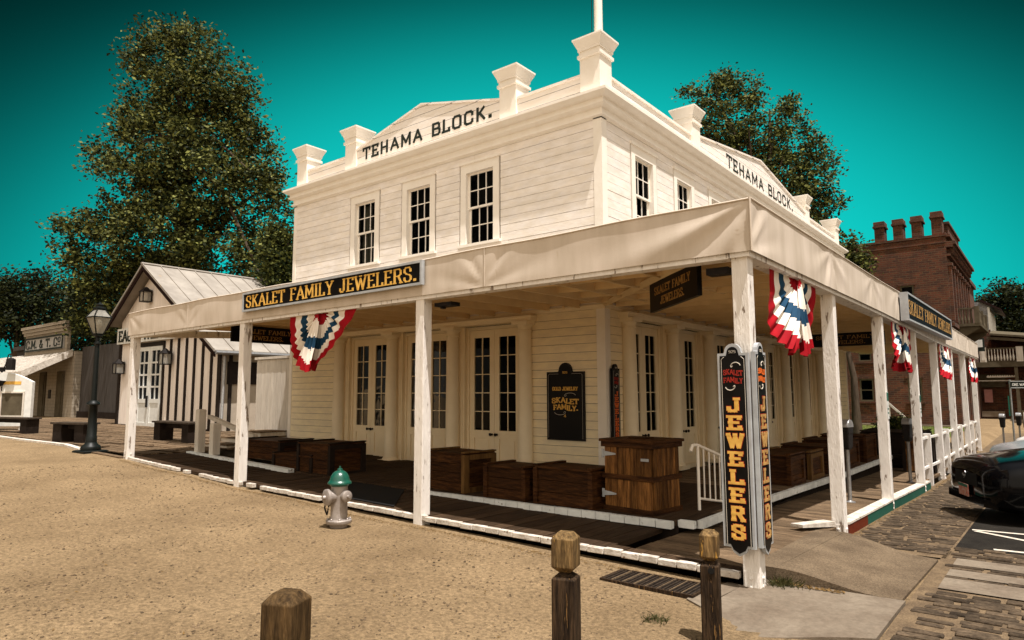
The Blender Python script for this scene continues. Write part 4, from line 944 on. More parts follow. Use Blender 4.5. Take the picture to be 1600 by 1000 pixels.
# tall cabinet crate
tc_ = thing('tall_crate', 'tall upright slatted wooden cabinet crate with iron hinges at the deck corner', 'crate')
lx, ly, h = .70, .62, .80
b = MB()
def slats(mb, a, b_, fix, ax, z0, z1, n):
    for k in range(n):
        p, q = a+(b_-a)*k/n+.003, a+(b_-a)*(k+1)/n-.003; o = random.uniform(0, .006)
        if ax == 'x': mb.box(p, q, fix-.02-o*(fix < 0), fix+.02+o*(fix > 0), z0, z1)
        else: mb.box(fix-.02-o*(fix < 0), fix+.02+o*(fix > 0), p, q, z0, z1)
for z0, z1 in ((.06, .37), (.43, .74)):
    slats(b, -lx/2+.03, lx/2-.03, -ly/2+.03, 'x', z0, z1, 7); slats(b, -lx/2+.03, lx/2-.03, ly/2-.03, 'x', z0, z1, 7)
    slats(b, -ly/2+.055, ly/2-.055, lx/2-.03, 'y', z0, z1, 8); slats(b, -ly/2+.055, ly/2-.055, -lx/2+.03, 'y', z0, z1, 8)
b.build('slat', 'cratev', tc_)
b = MB()
for z0, z1, e in ((0, .06, .0), (.37, .43, .005), (.74, .80, .012)):
    b.box(-lx/2-e, lx/2+e, -ly/2-e, -ly/2+.05, z0, z1); b.box(-lx/2-e, lx/2+e, ly/2-.05, ly/2+e, z0, z1); b.box(-lx/2-e, -lx/2+.05, -ly/2+.05, ly/2-.05, z0, z1); b.box(lx/2-.05, lx/2+e, -ly/2+.05, ly/2-.05, z0, z1)
b.box(-lx/2-.03, lx/2+.03, -ly/2-.03, ly/2+.03, .80, .835); b.box(-.12, .12, -.1, .1, .836, .85)
b.build('crate_frame', 'crate', tc_, bev=.006)
b = MB()
for z in (.20, .66):
    b.box(-lx/2+.0, -lx/2+.03, -ly/2-.012, -ly/2+.0, z-.05, z+.05); b.prism([(-lx/2+.03, z-.03), (-lx/2+.2, z-.008), (-lx/2+.2, z+.008), (-lx/2+.03, z+.03)], 'y', -ly/2-.006, -ly/2+.0)
b.box(lx/2-.14, lx/2-.04, -ly/2-.015, -ly/2, .60, .63); pieces(b, 'hinge', 'greyrim', tc_)
tc_.location = (1.66, -1.98, UZ); tc_.rotation_euler = (0, 0, -.12)

# ---------------------------------------------------------------- rails, mat
hr = thing('handrail', 'white metal handrail beside the tall cabinet crate at the deck corner', 'railing', (2.2, -1.3, .225))
b = MB(); b.tube([(2.20, -1.80, .92), (2.20, -1.74, .985), (2.20, -1.62, .985), (2.20, -.45, .70), (2.2, -.40, .60)], .019, 8); b.build('top_rail', 'paint_trim', hr, smooth=True)
b = MB(); b.tube([(2.2, -1.60, .98), (2.2, -1.60, .225)], .019, 8); b.tube([(2.2, -.45, .70), (2.2, -.45, .10)], .019, 8); b.build('rail_post', 'paint_trim', hr, smooth=True)
b = MB(); b.tube([(2.2, -1.6, .36), (2.2, -.45, .16)], .015, 8)
for k in range(1, 7): y = -1.6+1.15*k/7; b.tube([(2.2, y, .36-.2*k/7), (2.2, y, .985-.285*k/7)], .010, 6)
pieces(b, 'baluster', 'paint_trim', hr, smooth=True)
sr = thing('step_railing', 'two thick white posts with a sloping rail at the left end of the deck', 'railing', (-8, -2.4, .4))
b = MB(); b.sq([(.075, 0), (.075, .86), (.06, .88)], (-8.22, -2.36, .41)); b.build('rail_post', 'paint_shutter', sr); b = MB(); b.sq([(.075, 0), (.075, .60), (.06, .62)], (-7.62, -2.36, .40)); b.build('rail_post', 'paint_shutter', sr)
b = MB(); b.hull([[(-8.18, -2.24, 1.10), (-8.18, -2.14, 1.10), (-8.18, -2.14, 1.17), (-8.18, -2.24, 1.17)], [(-7.50, -1.6, .66), (-7.50, -1.5, .66), (-7.50, -1.5, .75), (-7.50, -1.6, .75)]]); b.build('sloping_rail', 'paint_shutter', sr)
ws = thing('wooden_steps', 'worn white edged wooden steps against the left end of the front wall', 'steps', (-9, -.5, .4))
b = MB()
for k, (z0, z1, y0) in enumerate(((.40, .50, -1.5), (.50, .62, -1.1), (.62, .74, -.7))): b.box(-9.9+.2*k, -8.72, y0, -.04, z0, z1-.03)
b.build('riser', 'paint_shutter', ws)
b = MB()
for k, (z0, z1, y0) in enumerate(((.40, .50, -1.5), (.50, .62, -1.1), (.62, .74, -.7))): b.box(-9.92+.2*k, -8.70, y0-.03, -.03, z1-.029, z1)
b.build('tread', 'deck', ws)
b = MB(); b.hull([[(-3.3, -2.5, .262), (-1.9, -2.5, .235), (-1.0, -3.5, .185), (-2.4, -3.5, .212)], [(-3.3, -2.5, .267), (-1.9, -2.5, .24), (-1.0, -3.5, .19), (-2.4, -3.5, .217)]][::1])
for i, v in enumerate(b.v): b.v[i] = (v[0], v[1], zA(v[0])+(.006 if i < 4 else .016))
b.build('door_mat', 'rubber', label='flat dark ribbed rubber mat lying on the shaded lower boardwalk', category='mat')
fr_ = thing('fence_railing', 'white wooden fence railing between the far canopy posts by the street', 'railing', (3.5, 12, -.3))
ysf = [6.6, 9.6, 12.6, 15.9]
for k, y in enumerate(ysf): b = MB(); b.sq([(.06, 0), (.06, 1.02)], (3.5, y, gbase(3.6, y)+.0)); b.build('fence_post', 'paint_post', fr_)
b = MB()
for z in (.35, .92):
    ends = [5.37]+[y for y in PB if y > 5.4]
    for p, q in zip(ends[:-1], ends[1:]):
        za, zb_ = gbase(3.6, p)+z, gbase(3.6, q)+z; b.hull([[(3.485, p+.075, za), (3.52, p+.075, za), (3.52, p+.075, za+.045), (3.485, p+.075, za+.045)], [(3.485, q-.075, zb_), (3.52, q-.075, zb_), (3.52, q-.075, zb_+.045), (3.485, q-.075, zb_+.045)]])
pieces(b, 'fence_rail', 'paint_post', fr_)

# ---------------------------------------------------------------- hydrant
hy = thing('fire_hydrant', 'silver fire hydrant with a green bonnet standing on the dirt', 'hydrant')
b = MB(); b.lathe([(.10, 0), (.11, .03), (.11, .06), (.155, .065), (.16, .075), (.16, .105), (.15, .115), (.108, .12), (.105, .14), (.102, .36), (.108, .42), (.104, .47), (.104, .545)], n=32)
b.build('barrel', 'silver', hy, smooth=True)
b = MB()
for k in range(8): a = 2*math.pi*k/8+.2; b.lathe([(.014, 0), (.014, .016), (.009, .022)], (.137*math.cos(a), .137*math.sin(a), .113), 6)
b.build('flange_bolt', 'silver', hy)
b = MB(); b.lathe([(.112, .535), (.118, .55), (.148, .56), (.150, .575), (.142, .59), (.128, .60), (.122, .62), (.112, .655), (.09, .695), (.06, .72), (.035, .728), (.03, .735), (.034, .74), (.03, .752), (.012, .757), (.011, .785), (0, .786)], n=32); b.build('bonnet', 'hgreen', hy, smooth=True)
def nozzle(a, z, r, l, nm='nozzle'):
    mx = Matrix.Translation((0, 0, z)) @ Matrix.Rotation(a, 4, 'Z') @ Matrix.Rotation(math.pi/2, 4, 'Y')
    b = MB(); b.lathe([(r*.92, .06), (r*.9, l-.05), (r*.98, l-.045), (r*.98, l-.03)], n=24, mx=mx); o = b.build(nm, 'silver', hy, smooth=True)
    b = MB(); b.lathe([(r*1.08, l-.032), (r*1.16, l-.025), (r*1.16, l+.008), (r*.95, l+.018), (r*.35, l+.022), (r*.3, l+.028), (r*.28, l+.055), (0, l+.056)], n=24, mx=mx); b.build('nozzle_cap', 'silver', o, smooth=True)
nozzle(math.radians(-100), .405, .088, .175); nozzle(math.radians(-2), .415, .062, .16); nozzle(math.radians(150), .415, .05, .14)
b = MB(); pts = [(-.12+.0, -.11, .33), (-.155, -.105, .26), (-.13, -.11, .22), (-.11, -.10, .17), (-.095, -.1, .22), (-.085, -.085, .33)]
for k in range(20):
    t = k/19*(len(pts)-1); i = min(int(t), len(pts)-2); f_ = t-i; p = Vector(pts[i]).lerp(Vector(pts[i+1]), f_)
    b.lathe([(.007, -.009), (.012, 0), (.007, .009)], tuple(p), 6)
b.build('chain', 'iron', hy)
hy.location = (-1.01, -4.33, .055); hy.scale = (.92, .92, .90)

# ---------------------------------------------------------------- bollards
def bollard(px, py_top, depth, top, wd, rz, label, hole=False, capm='bollardcap'):
    p = W(px, 600, depth); t = thing('wooden_bollard', label, 'bollard', (0, 0, 0), 0, 'square wooden bollards along the dirt lot')
    h = wd/2; base = gz(p.x, p.y); H = top-base; cz = H-wd*1.62
    def bar(prof, nm, m):
        b = MB(); rings = []
        for s_, z in prof:
            c = h*s_; k = .10*h; rings.append([(x, y, z) for x, y in ((-c, -c+k), (-c+k, -c), (c-k, -c), (c, -c+k), (c, c-k), (c-k, c), (-c+k, c), (-c, c-k))])
        b.hull(rings); return b.build(nm, m, t, bev=.003)
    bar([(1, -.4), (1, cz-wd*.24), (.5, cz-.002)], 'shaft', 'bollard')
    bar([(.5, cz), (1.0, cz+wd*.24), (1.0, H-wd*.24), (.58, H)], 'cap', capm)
    b = MB(); b.lathe([(.02, 0), (.02, .006)], (0, 0, 0), 12, mx=Matrix.Translation((h*.2, -h-.003, cz-wd*.45)) @ Matrix.Rotation(math.pi/2, 4, 'X'))
    if hole: b.build('hole', 'dark', t)
    t.location = (p.x, p.y, base); t.rotation_euler = (0, 0, rz); return t
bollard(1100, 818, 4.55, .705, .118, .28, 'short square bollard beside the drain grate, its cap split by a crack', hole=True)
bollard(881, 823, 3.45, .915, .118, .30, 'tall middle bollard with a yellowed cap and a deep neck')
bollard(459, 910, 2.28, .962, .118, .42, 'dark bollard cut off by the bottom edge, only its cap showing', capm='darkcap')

# ---------------------------------------------------------------- parking meters, grate
def meter(label):
    t = thing('parking_meter', label, 'parking meter', group='parking meters along the street boardwalk')
    b = MB(); b.lathe([(.075, 0), (.075, .012), (.04, .02), (.029, .03), (.028, .78), (.033, .79)], n=14); b.build('pole', 'steel', t, smooth=True)
    b = MB(); b.sq([((.04, .045), .76), ((.075, .055), .79), ((.078, .06), .86), ((.085, .065), .99), ((.09, .07), 1.00), ((.092, .07), 1.10)], (0, 0, 0)); b.build('meter_body', 'iron', t, bev=.012)
    b = MB(); rings = []
    for y in (-.066, .066): rings.append([(.10*math.cos(math.pi*k/10), y*1.05, 1.10+.10*math.sin(math.pi*k/10)) for k in range(11)])
    b.hull(rings); b.box(-.102, .102, -.072, .072, 1.085, 1.105); b.build('dome', 'steel', t, bev=.006); return t
m0 = meter('parking meter between the first and second street posts'); m0.location = (3.12, 1.62, -.0); m0.rotation_euler = (0, 0, math.radians(80)); m0.scale = (1, 1, 1.0)
for (x, y, z, lab) in ((3.34, 5.42, -.09, 'parking meter between the second and third street posts, half behind the post'), (4.2, 17.5, -.30, 'dark parking meter standing left of its twin by the parked cars'), (4.55, 19.6, -.31, 'dark parking meter standing right of its twin by the parked cars'), (4.9, 27, -.32, 'farthest small parking meter beside the one way sign pole')):
    copy_tree(m0, None, (x, y, z), math.radians(80), lab)
gr = thing('drain_grate', 'rusty iron drain grate set in the dirt by the boardwalk corner', 'drain grate', (2.9, -3.95, 0))
b = MB(); gx0, gx1, gy0, gy1 = 2.42, 3.26, -4.22, -3.83; zg = .034
b.box(gx0, gx1, gy0, gy0+.02, -.05, zg); b.box(gx0, gx1, gy1-.02, gy1, -.05, zg); b.box(gx0, gx0+.02, gy0+.02, gy1-.02, -.05, zg); b.box(gx1-.02, gx1, gy0+.02, gy1-.02, -.05, zg); b.build('grate_frame', 'bollard', gr)
b = MB(); x = gx0+.02
while x < gx1-.02: b.box(x, x+.010, gy0+.02, gy1-.02, -.02, zg-.002); x += .034
b.build('grate_bar', 'rustiron', gr, kind='stuff')
b = MB()
for k in range(1, 8): x = gx0+(gx1-gx0)*k/8; b.box(x-.004, x+.004, gy0+.02, gy1-.02, -.015, zg+.001)
b.build('cross_bar', 'joint', gr)
b = MB(); b.box(gx0+.02, gx1-.02, gy0+.02, gy1-.02, -.01, .020); b.build('pit', 'dark', gr)

# ---------------------------------------------------------------- trees and plants
def leaves(name, blobs, n, size, m, parent, clus=.55, per=26, flat=.75, **kw):
    """leaf quads in small clumps spread through the volume of the blobs (centre, radii)"""
    blobs = [(c, tuple(q*.86 for q in r)) for c, r in blobs]; vol = np.array([r[0]*r[1]*r[2] for _, r in blobs])**.72; vol /= vol.sum(); nc = max(1, n//per); V = []
    pick = RNG.choice(len(blobs), nc, p=vol); cs = []
    for k in pick:
        c, r = blobs[k]; d = RNG.normal(size=3); d /= np.linalg.norm(d); rad = RNG.random()**.22*.94
        cs.append(np.array(c)+d*np.array(r)*rad)
    cs = np.array(cs); cc = np.repeat(cs, per, 0); M_ = len(cc)
    pos = cc+np.clip(RNG.normal(size=(M_, 3)), -1.7, 1.7)*clus*np.array([1, 1, flat])*RNG.choice([.5, 1, 1.25], (M_, 1))
    a = RNG.normal(size=(M_, 3)); a[:, 2] *= .55; a /= np.linalg.norm(a, axis=1)[:, None]
    b = np.cross(a, RNG.normal(size=(M_, 3))); b /= np.linalg.norm(b, axis=1)[:, None]
    s_ = (size*RNG.uniform(.55, 1.25, (M_, 1)))
    q = np.stack([pos-a*s_*.5, pos+b*s_*.30, pos+a*s_*.5, pos-b*s_*.30], 1).reshape(-1, 3)
    me = bpy.data.meshes.new(name); me.vertices.add(len(q)); me.vertices.foreach_set('co', q.ravel().astype(np.float32))
    me.loops.add(len(q)); me.loops.foreach_set('vertex_index', np.arange(len(q), dtype=np.int32)); me.polygons.add(M_)
    me.polygons.foreach_set('loop_start', np.arange(0, len(q), 4, dtype=np.int32)); me.polygons.foreach_set('loop_total', np.full(M_, 4, dtype=np.int32)); me.update(); me.validate()
    me.materials.append(M[m]); o = bpy.data.objects.new(name, me); C.objects.link(o); o.parent = parent
    if parent is not None: o.matrix_parent_inverse = Matrix.Translation(parent.location).inverted()
    for k, v in kw.items(): o[k] = v
    return o, cs
def tree(label, cx, py_base_z, depth, blobs_px, n, size, m='leaf', trunk=.4, name='leafy_tree', group=None, clus=.55, limbs=14, zb=.3, per=26):
    """blobs_px: (px, py, rx_m, rz_m, depth offset)"""
    base = W(cx, 600, depth); base.z = zb
    t = thing(name, label, 'tree', tuple(base), 0, group)
    bl = []
    for (px, py, rx, rz, dd) in blobs_px: p = W(px, py, depth+dd); bl.append(((p.x, p.y, p.z), (rx, rx, rz)))
    o, cs = leaves('crown', bl, n, size, m, t, clus, per=per)
    top = max(b[0][2] for b in bl); tb = MB(); fork = base+Vector((0, 0, (top-zb)*.25))
    cen = Vector((sum(b[0][0] for b in bl)/len(bl), sum(b[0][1] for b in bl)/len(bl), 0)); tp = Vector((cen.x, cen.y, top-1.6)); mid = fork.lerp(tp, .5)+Vector((random.uniform(-.4, .4), random.uniform(-.4, .4), 0))
    tb.tube([base-Vector((0, 0, .5)), base+Vector((0, 0, .6)), fork, mid, tp], [trunk*1.5, trunk, trunk*.8, trunk*.45, .04], 10)
    for k in range(limbs):
        c = Vector(cs[RNG.integers(len(cs))]); f_ = random.uniform(.15, .8); s0 = fork.lerp(tp, f_); m_ = s0.lerp(c, .5)+Vector((0, 0, .4+(c-s0).length*.08)); tb.tube([s0, m_, c], [trunk*.35*(1-f_*.5), trunk*.18, .03], 6)
    tb.build('trunk', 'bark', t, smooth=True); return t
tree('tallest dense tree towering behind the gabled theatre at the left', 290, 0, 33, [
 (262, 66, 1.7, 1.5, 0), (222, 90, 1.3, 1.1, .5), (305, 85, 2.0, 1.6, 0), (345, 122, 1.8, 1.6, -.5), (230, 140, 1.5, 1.3, 0), (290, 150, 2.6, 2.2, 0), (372, 172, 1.6, 1.3, .3),
 (205, 195, 1.4, .9, 0), (250, 215, 2.4, 2.0, -1), (335, 215, 2.8, 2.3, 0), (398, 235, 1.5, 1.6, .5), (185, 245, 1.7, .8, 0), (150, 243, .8, .45, 0), (215, 285, 2.6, 1.7, -1), (300, 290, 3.2, 2.4, -1.5), (385, 300, 2.3, 2.2, 0),
 (425, 285, .9, 1.5, 0), (440, 330, .7, 1.2, 0), (180, 345, 1.9, 1.3, 0), (130, 365, 1.4, .9, 0), (95, 352, .9, .4, .3), (110, 400, 1.3, .8, 0), (250, 370, 3.4, 2.2, -1), (345, 380, 3.3, 2.2, -1), (420, 400, 1.6, 2.0, 0), (160, 430, 2.2, 1.5, 0), (200, 490, 2.2, 1.5, 0), (145, 500, 1.3, 1.5, 0), (420, 440, 1.5, 1.2, -2), (260, 440, 3.5, 2, 1)],
 80000, .205, 'leaf', .55, limbs=34, clus=.34, per=70)
tree('two pointed tree with upright branches rising behind the side parapet', 1190, 0, 34, [
 (1142, 125, .7, 1.2, 0), (1115, 150, 1.2, 1.3, 0), (1170, 150, .9, 1.4, 0), (1130, 200, 1.9, 1.9, 0), (1180, 215, 1.4, 1.7, 0), (1232, 150, .5, .9, 0), (1228, 185, .9, 1.2, 0), (1235, 230, 1.6, 1.5, 0), (1270, 235, .8, .9, 0),
 (1160, 260, 2.0, 1.8, 0), (1215, 285, 2.2, 1.8, 0), (1265, 285, 1.6, 1.2, 0), (1290, 262, .7, .7, 0), (1285, 320, 1.2, .9, 0), (1275, 355, 1.1, .8, 0), (1200, 340, 2.2, 2, 0), (1240, 390, 2.5, 2, 0), (1075, 150, .5, .5, 0)],
 36000, .19, 'leaf', .4, limbs=30, clus=.28, per=55)
tree('small tree peeking out between the white building end and the chimneys', 1335, 0, 27, [(1330, 395, .6, .7, 0), (1338, 420, .7, .6, 0), (1320, 375, .35, .4, 0), (1325, 430, .8, 1.0, 0), (1300, 470, 1.5, 1.5, 1)], 4500, .17, 'leaf2', .15, limbs=6, clus=.22)
tree('leafy tree just left of the front wall, behind the tin roof', 440, 0, 27, [(442, 400, .9, 1.1, 0), (448, 430, 1.1, 1.2, 0), (436, 372, .6, .8, 0)], 6500, .17, 'leaf2', .2, limbs=6, clus=.25)
tree('low spreading tree at the far left edge over the goods office', 20, 0, 46, [(25, 450, 2.2, 1.4, 0), (60, 440, 1.5, 1.0, 0), (90, 475, 2.2, 1.6, 0), (0, 490, 3, 2.2, 0), (50, 500, 3.2, 2.2, 0), (100, 520, 2.5, 1.8, 0), (130, 470, 1.6, 1.2, 0), (-30, 470, 3, 2.5, 0)], 22000, .25, 'leaf3', .35, limbs=10, clus=.45)
tree('dark tree filling the gap behind the street lamp', 160, 0, 40, [(165, 470, 2.5, 2, 0), (190, 520, 2.2, 2, 0), (140, 530, 2.2, 1.8, 0)], 9000, .25, 'leaf3', .3, limbs=5, clus=.45)
tree('broad dark tree behind the white brick building at the right edge', 1590, 0, 78, [(1565, 462, 2.5, 1.6, 0), (1540, 478, 1.8, 1.2, 0), (1600, 468, 3, 2.4, 0), (1575, 490, 3.6, 2.4, 0), (1620, 500, 5, 4, 0), (1590, 525, 4, 3, 0), (1555, 505, 2.5, 2, 0), (1680, 490, 6, 5, 0)], 20000, .42, 'leaf3', .5, limbs=8, clus=.7)
for k, (px, dd, r, lab) in enumerate(((1395, 24, .75, 'clipped green shrub against the foot of the brick wall'), (1412, 24.5, .6, 'smaller green shrub to the right of the clipped shrub by the brick wall'))):
    p = W(px, 660, dd); t = thing('shrub', lab, 'shrub', (p.x, p.y, -.14), 0, 'shrubs at the foot of the brick wall'); leaves('foliage', [((p.x, p.y, .25), (r, r, .55))], 2600, .10, 'leaf2', t, .12, per=12)
    b = MB(); b.tube([(p.x, p.y, -.2), (p.x, p.y, .3)], [.05, .03], 6); b.build('stem', 'bark', t)

# ---------------------------------------------------------------- lawn and ground litter
sheet('lawn', 'grass', lambda x, y: -.135, -8, 2.3, 17.3, 30.5, .004, 1.)
gm = MB()
for k in range(5000):
    x, y = random.uniform(-3, 2.3), random.uniform(19, 30); a = random.uniform(0, 6.28); h_ = random.uniform(.04, .10); gm.face([(x-.012*math.cos(a), y-.012*math.sin(a), -.13), (x+.012*math.cos(a), y+.012*math.sin(a), -.13), (x+random.uniform(-.03, .03), y+random.uniform(-.03, .03), -.13+h_)])
gm.build('grass_blades', 'grass', kind='stuff', label='short green grass on the lawn before the brick wall', category='grass')
wk = MB(); wk.box(-6, 2.4, 30.55, 30.95, -.2, -.06); wk.build('pavement', 'concrete', kind='structure')
def gzr(x, y):
    r = 0
    if -12 < x < 9 and -12 < y < -3.7: r = (.012*math.sin(x*2.1+y*1.3)+.010*math.sin(x*.9-y*2.7+1))*(1-sstep(1.6, 2.2, x)*sstep(-5, -4.5, y))
    return gz(x, y)+r
pb = MB(); cnt = 0
while cnt < 16000:
    d = 1.4+random.random()**1.5*13; a = YAW+random.uniform(-.72, .72); x = CAM[0]-math.sin(a)*d; y = CAM[1]+math.cos(a)*d
    if y > -3.78 or x > 4.45 or (x > 3.2 and -5 < y): continue
    s_ = random.choice([.003, .003, .004, .005, .005, .008])*random.uniform(.7, 1.3)*(1+d*.07); z = gzr(x, y); a2 = random.random()*3
    rings = [[(x+s_*q*math.cos(a2+2*math.pi*k/5)*(1.2 if k % 2 else .8), y+s_*q*math.sin(a2+2*math.pi*k/5), z+s_*zz) for k in range(5)] for q, zz in ((1, -.3), (.9, .3), (.4, .65))]
    pb.hull(rings); cnt += 1
pb.build('pebbles', 'pebble', kind='stuff', label='small grey brown pebbles scattered over the dirt lot', category='pebbles')
lf = MB()
def litter(x, y, z, s_):
    a = random.random()*6.28; c, s2 = math.cos(a)*s_, math.sin(a)*s_
    lf.face([(x-c, y-s2, z+.004), (x+s2*.4, y-c*.4, z+.003+s_*.2), (x+c, y+s2, z+.006+random.random()*s_*.5), (x-s2*.4, y+c*.4, z+.004)])
for k in range(2600):
    x = random.uniform(-8.4, 3.3); y = -3.76-abs(random.gauss(0, .06)); litter(x, y, gzr(x, y), random.uniform(.006, .016))
for k in range(260):
    u_ = random.random(); x = 3.6+u_*.55; y = -3.36+random.uniform(-.05, .03); litter(x, y, gbase(x, y)+.02, random.uniform(.008, .022))
for k in range(700):
    y = random.uniform(-.7, 10); x = 3.62+abs(random.gauss(0, .03)); litter(x, y, gbase(x, y)+.01, random.uniform(.008, .018))
for k in range(120):
    x, y = random.uniform(-1.5, 3.3), random.uniform(-8, -4); litter(x, y, gzr(x, y), random.uniform(.008, .02))
lf.build('leaf_litter', 'trash', kind='stuff', label='dry yellow brown leaf litter caught along the boardwalk and kerb edges', category='leaf litter')
wd_ = MB()
for k in range(420):
    if k < 300: x, y = 3.62+abs(random.gauss(0, .09)), -3.42+random.gauss(0, .05)
    else: x, y = 3.25+random.gauss(0, .05), -4.82+random.gauss(0, .04)
    a = random.random()*6.28; h_ = random.uniform(.03, .11) if k < 300 else random.uniform(.02, .05); z = gz(x, y)-.01; dx, dy = math.cos(a)*.004, math.sin(a)*.004; tx_, ty_ = random.gauss(0, .04), random.gauss(0, .04)
    wd_.face([(x-dx, y-dy, z), (x+dx, y+dy, z), (x+tx_*.6+dx*.6, y+ty_*.6+dy*.6, z+h_*.7), (x+tx_, y+ty_, z+h_)])
wd_.build('weeds', 'litter', kind='stuff', label='thin green weeds sprouting at the foot of the corner post and bollard', category='weeds')

# ---------------------------------------------------------------- theatre
YT = 1.3; TX0, TX1, TAX = -21.75, -14.35, -19.25
th = thing('gabled_theatre', 'white canvas and dark batten gabled theatre with a tin roof at the left', 'building', (-18, YT+4, .5))
def roofz(x): return 6.12-(TAX-x)*.69 if x < TAX else 6.12-(x-TAX)*.615
b = MB(); b.prism([(TX0, .4), (TX1, .4), (TX1, roofz(TX1)-.1), (TAX, 6.0), (TX0, roofz(TX0)-.1)], 'y', YT, YT+.12)
b.build('canvas_front', 'tarp', th)
b = MB()
for x in [TX0+.05, -20.75, -20.15+.0, -18.15, -17.65, -17.1, -16.55, -16.0, -15.45, -14.9, TX1-.06]:
    w_ = .055 if TX0+.1 < x < TX1-.1 else .10
    if -20.3 < x < -18.0: z0, z1 = .45, 3.35
    else: z0, z1 = .45, min(3.45 if x < -16.8 else 9, roofz(x)-.15)
    b.box(x-w_*.95, x+w_*.95, YT-.045, YT, z0, z1)
b.box(-20.2, -18.1, YT-.06, YT, 3.28, 3.42); b.box(TX0, TX1, YT-.03, YT, .40, .52); pieces(b, 'batten', 'batten', th)
b = MB(); b.hull([[(x, y, roofz(x)-.02-dz) for y, dz in ((YT-.42, 0), (YT-.42, .16), (YT-.37, .16), (YT-.37, 0))] for x in (TX0-.35, TAX)]); b.hull([[(x, y, roofz(x)-.02-dz) for y, dz in ((YT-.42, 0), (YT-.42, .16), (YT-.37, .16), (YT-.37, 0))] for x in (TAX, TX1+.35)])
b.build('bargeboard', 'maroon', th)
b = MB(); YR = 13
for (xa, xb_) in ((TX0-.38, TAX), (TAX, TX1+.38)):
    b.hull([[(x, y, roofz(x)+dz) for y, dz in ((YT-.45, 0), (YT-.45, .05), (YR, .05), (YR, 0))] for x in (xa, xb_)])
rf2 = b.build('roof', 'tin', th)
b = MB(); y = YT-.45
while y < YR:
    for (xa, xb_) in ((TX0-.38, TAX), (TAX, TX1+.38)): b.hull([[(x, yy, roofz(x)+dz) for yy, dz in ((y, .05), (y, .085), (y+.03, .085), (y+.03, .05))] for x in (xa, xb_)])
    y += .62
b.tube([(TAX, YT-.47, 6.19), (TAX, YR, 6.19)], .05, 6); b.build('standing_seam', 'tin', rf2)
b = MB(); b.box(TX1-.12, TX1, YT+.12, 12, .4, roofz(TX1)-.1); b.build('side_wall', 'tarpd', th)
b = MB()
for y in (YT+.3, 2.9, 4.6, 6.2): b.box(TX1, TX1+.05, y-.05, y+.05, .4, 2.8)
b.box(TX1, TX1+.04, YT+.2, 8, 1.9, 2.6); b.build('side_batten_eave_shade', 'batten', th)  # wide dark band stands in for shade under the eave
b = MB(); b.tube([(TX1+.40, YT-.4, roofz(TX1+.38)-.03), (TX1+.40, YR, roofz(TX1+.38)-.03)], .06, 8); b.tube([(TX1+.12, YT+.05, 2.75), (TX1+.12, YT+.02, .85), (TX1+.16, YT-.1, .6), (TX1+.5, YT-.3, .52)], .045, 8); b.build('gutter', 'steel', th, smooth=True)
for k, (a, bb_) in enumerate(((-20.05, -19.15), (-19.13, -18.23))):
    b = MB(); y0, y1 = YT-.05, YT-.001; z0, z1 = .46, 3.26; s_ = .13
    b.box(a, a+s_, y0, y1, z0, z1); b.box(bb_-s_, bb_, y0, y1, z0, z1); b.box(a+s_, bb_-s_, y0, y1, z1-.14, z1); b.box(a+s_, bb_-s_, y0, y1, 1.30, 1.44); b.box(a+s_, bb_-s_, y0, y1, z0, z0+.16); b.box(a+s_, bb_-s_, y0+.02, y1, z0+.16, 1.30)
    m_ = (a+bb_)/2; b.box(m_-.02, m_+.02, y0+.003, y1-.01, 1.44, z1-.14)
    for q in range(1, 4): z = 1.44+(z1-.14-1.44)*q/4; b.box(a+s_, bb_-s_, y0+.004, y1-.012, z-.03, z+.03)
    o = b.build('door', 'signwhite', th); b = MB(); b.box(a+s_, bb_-s_, y1-.012, y1-.004, 1.44, z1-.14); b.build('pane', 'navy', o)
    if k == 0: b = MB(); b.box(bb_-.04, bb_+.05, y0-.06, y0-.02, 1.15, 1.55); b.build('handle', 'iron', o)
ts = thing('theatre_sign', 'white signboard with green black letters across the gabled theatre front', 'sign', (-19.2, YT-.1, 3.4))
b = MB(); b.box(-21.72, -16.75, YT-.16, YT-.10, 3.45, 4.02); b.build('sign_board', 'signwhite', ts)
b = MB(); letters(b, 'EAGLE THEATRE', (-21.55, YT-.16, 3.52), (1, 0, 0), (0, 0, 1), (0, -1, 0), .42, 4.6, tv=.26, th=.13, serif=False, d=.012); b.build('lettering', 'paintblack', ts)
def lantern(label, loc):
    t = thing('wall_lantern', label, 'lantern', (0, 0, 0), 0, 'dark box lanterns on the theatre front')
    b = MB(); b.sq([(.15, -.20), (.16, -.18), (.15, -.17)], (0, -.2, 0)); b.sq([(.17, .16), (.17, .18), (.06, .30), (.03, .34)], (0, -.2, 0))
    for a in (-1, 1):
        for c in (-1, 1): b.box(a*.14-.015, a*.14+.015, -.2+c*.14-.015, -.2+c*.14+.015, -.17, .16)
    b.box(-.05, .05, -.04, 0, -.1, .25); b.box(-.02, .02, -.2, -.04, .2, .23); b.build('lantern_frame', 'iron', t)
    b = MB(); b.sq([(.13, -.17), (.13, .16)], (0, -.2, 0)); b.build('glass', 'lampglass', t); b = MB(); b.lathe([(.03, -.12), (.03, .05), (.0, .08)], (0, -.2, 0), 8); b.build('candle', 'signwhite', t)
    t.location = loc; return t
l0 = lantern('dark box lantern high in the theatre gable', (-19.4, YT-.0, 5.05))
copy_tree(l0, None, (-21.35, YT, 2.55), 0, 'dark box lantern left of the theatre doors'); copy_tree(l0, None, (-17.55, YT-.05, 2.78), 0, 'dark box lantern right of the theatre doors')
lt = thing('board_fence', 'whitewashed vertical board fence closing the gap beside the front wall', 'fence', (-9.5, .2, .4))
b = MB(); x = -10.35
while x < XL-.04: z1 = 2.46; b.box(x, x+.105, .12+random.uniform(0, .004), .15, .42, z1); x += .111
